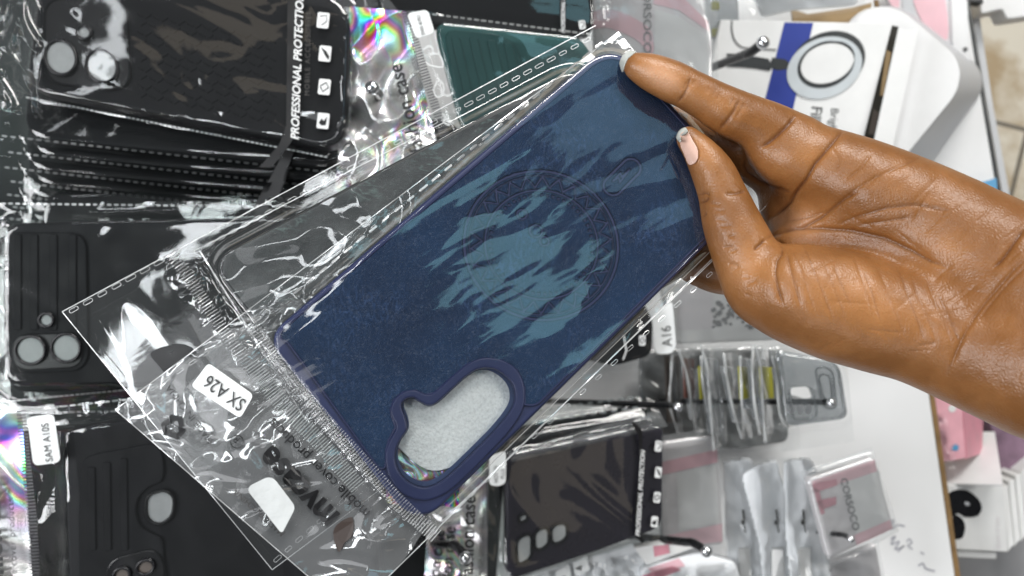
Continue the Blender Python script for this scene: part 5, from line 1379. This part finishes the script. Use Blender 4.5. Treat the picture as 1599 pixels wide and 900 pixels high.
# --- T: white packs with number tags at the bottom
for i, (q, lab) in enumerate((([(806, 905), (1000, 846), (1060, 850), (1080, 960), (830, 990)], 'flat white pack with small 1 and 4 tags, under the dark purple case'), ([(1000, 890), (1090, 862), (1150, 880), (1170, 960), (1010, 980)], 'white and red pack in the bottom corner under the bent black hook'))):
    z1 = .075 + .005 * i
    pl = Plane((*q[0], z1), (*q[1], z1), (*q[4], z1 - .004))
    o = thing('white_pack', lab, 'white pack', at(*np.mean(q, 0), z1))
    out = rpoly(q, 8, 4); cd = slab('card', pl, out, M['white_bag'], o, t=.008, bev=.0012)
    if i == 0:
        for x, y, s_ in ((880, 898, '1'), (908, 884, '4')):
            slab('number_tag', pl, [(x - 13, y - 5), (x + 9, y - 16), (x + 13, y + 6), (x - 10, y + 16)], M['label'], o, t=.0004, bev=.0001, h=.004)
            text('tag_number', s_, pl, x + 4, y + 6, 17, -110, M['print_black'], o, h=.0046)
    else:
        patch('pink_print', pl, [(1012, 862 + 26), (1060, 872), (1070, 884), (1020, 900)], M['pale_pink'], cd, .0004)
        patch('red_stripe', pl, [(1000, 900), (1050, 884), (1064, 890), (1010, 912)], M['rose'], cd, .0006)
    bb = np.array(out)
    W, Q, P = sheet_vf(pl, [q[0], q[2], q[3], q[4]], 4, lambda a, b, i=i: .003 + wrinkle(a, b, 26, 341 + i) * .002); mk('clear_sleeve', W, Q, M['film'], o)
pk = thing('card_pack', 'small pack with a pink print under the bent hook at the bottom', 'card pack', at(1030, 860, .09), G_PINK)
pl = Plane((1020, 852, .1), (1080, 850, .1), (1024, 870, .098))
cd = slab('card', pl, [(990, 856), (1062, 846), (1086, 856), (1010, 884)], M['white_card'], pk, t=.006, bev=.001)
patch('pink_print', pl, [(1020, 853), (1044, 851), (1046, 864), (1022, 870)], M['rose'], cd, .0004)

# --- L: boxes at the lower right
zc = -.13
def prism(name, top, zt, bot, zb, mats, parent):
    T = np.array([at(*p, zt) for p in top]); B = np.array([at(*p, zb) for p in bot]); n = len(T)
    v = np.concatenate([T, B]); return mk(name, v, [tuple(range(n))] + [(i, (i + 1) % n, n + (i + 1) % n, n + i) for i in range(n)], mats, parent, smooth=False)
pb = thing('pink_box', 'pink product box in torn clear film beside the board edge, under the wrist', 'box', at(1500, 670, -.03))
T = [(1456, 600), (1500, 605), (1508, 716), (1474, 722)]
v, f = slab_vf(flat(-.030), T, t=.06, bev=.0006); mk('front', v, f, M['pink_card'], pb, smooth=False)
PPb = Plane((1501, 612, -.031), (1509, 716, -.031), (1534, 640, -.07))
slab('side', PPb, [(1502, 606), (1536, 630), (1534, 708), (1509, 717)], M['rose'], pb, t=.001, bev=.0002)
patch('white_dot', flat(-.030), ell(1487, 638, 6, 6), M['white_card'], pb, .0004)
patch('printed_figure', flat(-.030), spl([(1486, 702), (1491, 694), (1497, 697), (1495, 704)], 4), M['blue_tag'], pb, .0004)
W, Q, P = sheet_vf(flat(-.027), [(1458, 650), (1476, 640), (1494, 728), (1474, 736)], 2.5, lambda x, y: wrinkle(x, y, 16, 351) * .003); mk('torn_film', W, Q, M['film'], pb)
wb = thing('earbuds_box', 'white earbuds box with black earbuds printed on it, leaning by the board edge', 'box', at(1515, 800, -.05))
PWb = Plane((1478, 765, -.040), (1566, 762, -.045), (1490, 862, -.05))
box = slab('box_body', PWb, [(1474, 758), (1567, 760), (1574, 862), (1488, 858)], M['white_card'], wb, t=.02, bev=.0006)
slab('lower_edge', PWb, [(1490, 861), (1556, 864), (1556, 873), (1491, 870)], M['white_card'], wb, t=.014, bev=.0006, h=-.003)
PWt = Plane((1470, 720, -.070), (1552, 674, -.075), (1478, 757, -.043))
slab('top', PWt, [(1468, 722), (1534, 674), (1553, 674), (1566, 757), (1477, 755)], M['white_plastic'], wb, t=.002, bev=.0004)
patch('printed_earbud', PWb, spl([(1481, 772), (1494, 765), (1512, 767), (1528, 780), (1533, 794), (1526, 806), (1508, 808), (1496, 802), (1486, 806), (1480, 790)], 5), M['black_smooth'], box, .0004)
patch('printed_earbud', PWb, spl([(1488, 806), (1500, 808), (1507, 820), (1505, 836), (1498, 842), (1488, 838)], 5), M['black_smooth'], box, .0005)
patch('printed_shine', PWb, spl([(1506, 785), (1511, 784), (1515, 788), (1510, 790)], 4), M['grey_side'], box, .0007)
text('lettering', 'Buds 4 Lite', PWb, 1563, 856, 11, -93, M['mauve_card'], box, h=.0004, sx=1.0)
G_B = 'white boxes standing in a row behind the earbuds box'
for i in range(3):
    x = 1572 + i * 10
    o = slab('white_box', flat(-.058 - .004 * i), [(x - 6, 762 - i * 9), (x + 2, 758 - i * 9), (x + 12, 850 - i * 8), (x + 2, 862 - i * 8)], M['white_card'], t=.05, bev=.0008)
    tag(o, ('narrow white box edge touching the earbuds box', 'middle white box edge of the row at the right', 'white box edge nearest the picture edge in the lower right')[i], 'box', G_B)
o = slab('white_box', flat(-.075), [(1594, 738), (1640, 700), (1660, 800), (1606, 842)], M['white_card'], t=.05, bev=.0008); tag(o, 'white box at the right picture border behind the row of narrow box edges', 'box')
o = slab('purple_pack', flat(-.09), rpoly([(1536, 640), (1600, 660), (1640, 720), (1596, 744), (1567, 760), (1552, 680)], 10, 5), M['purple'], t=.03, bev=.002); tag(o, 'dusky purple pack under the wrist behind the white boxes', 'pack')
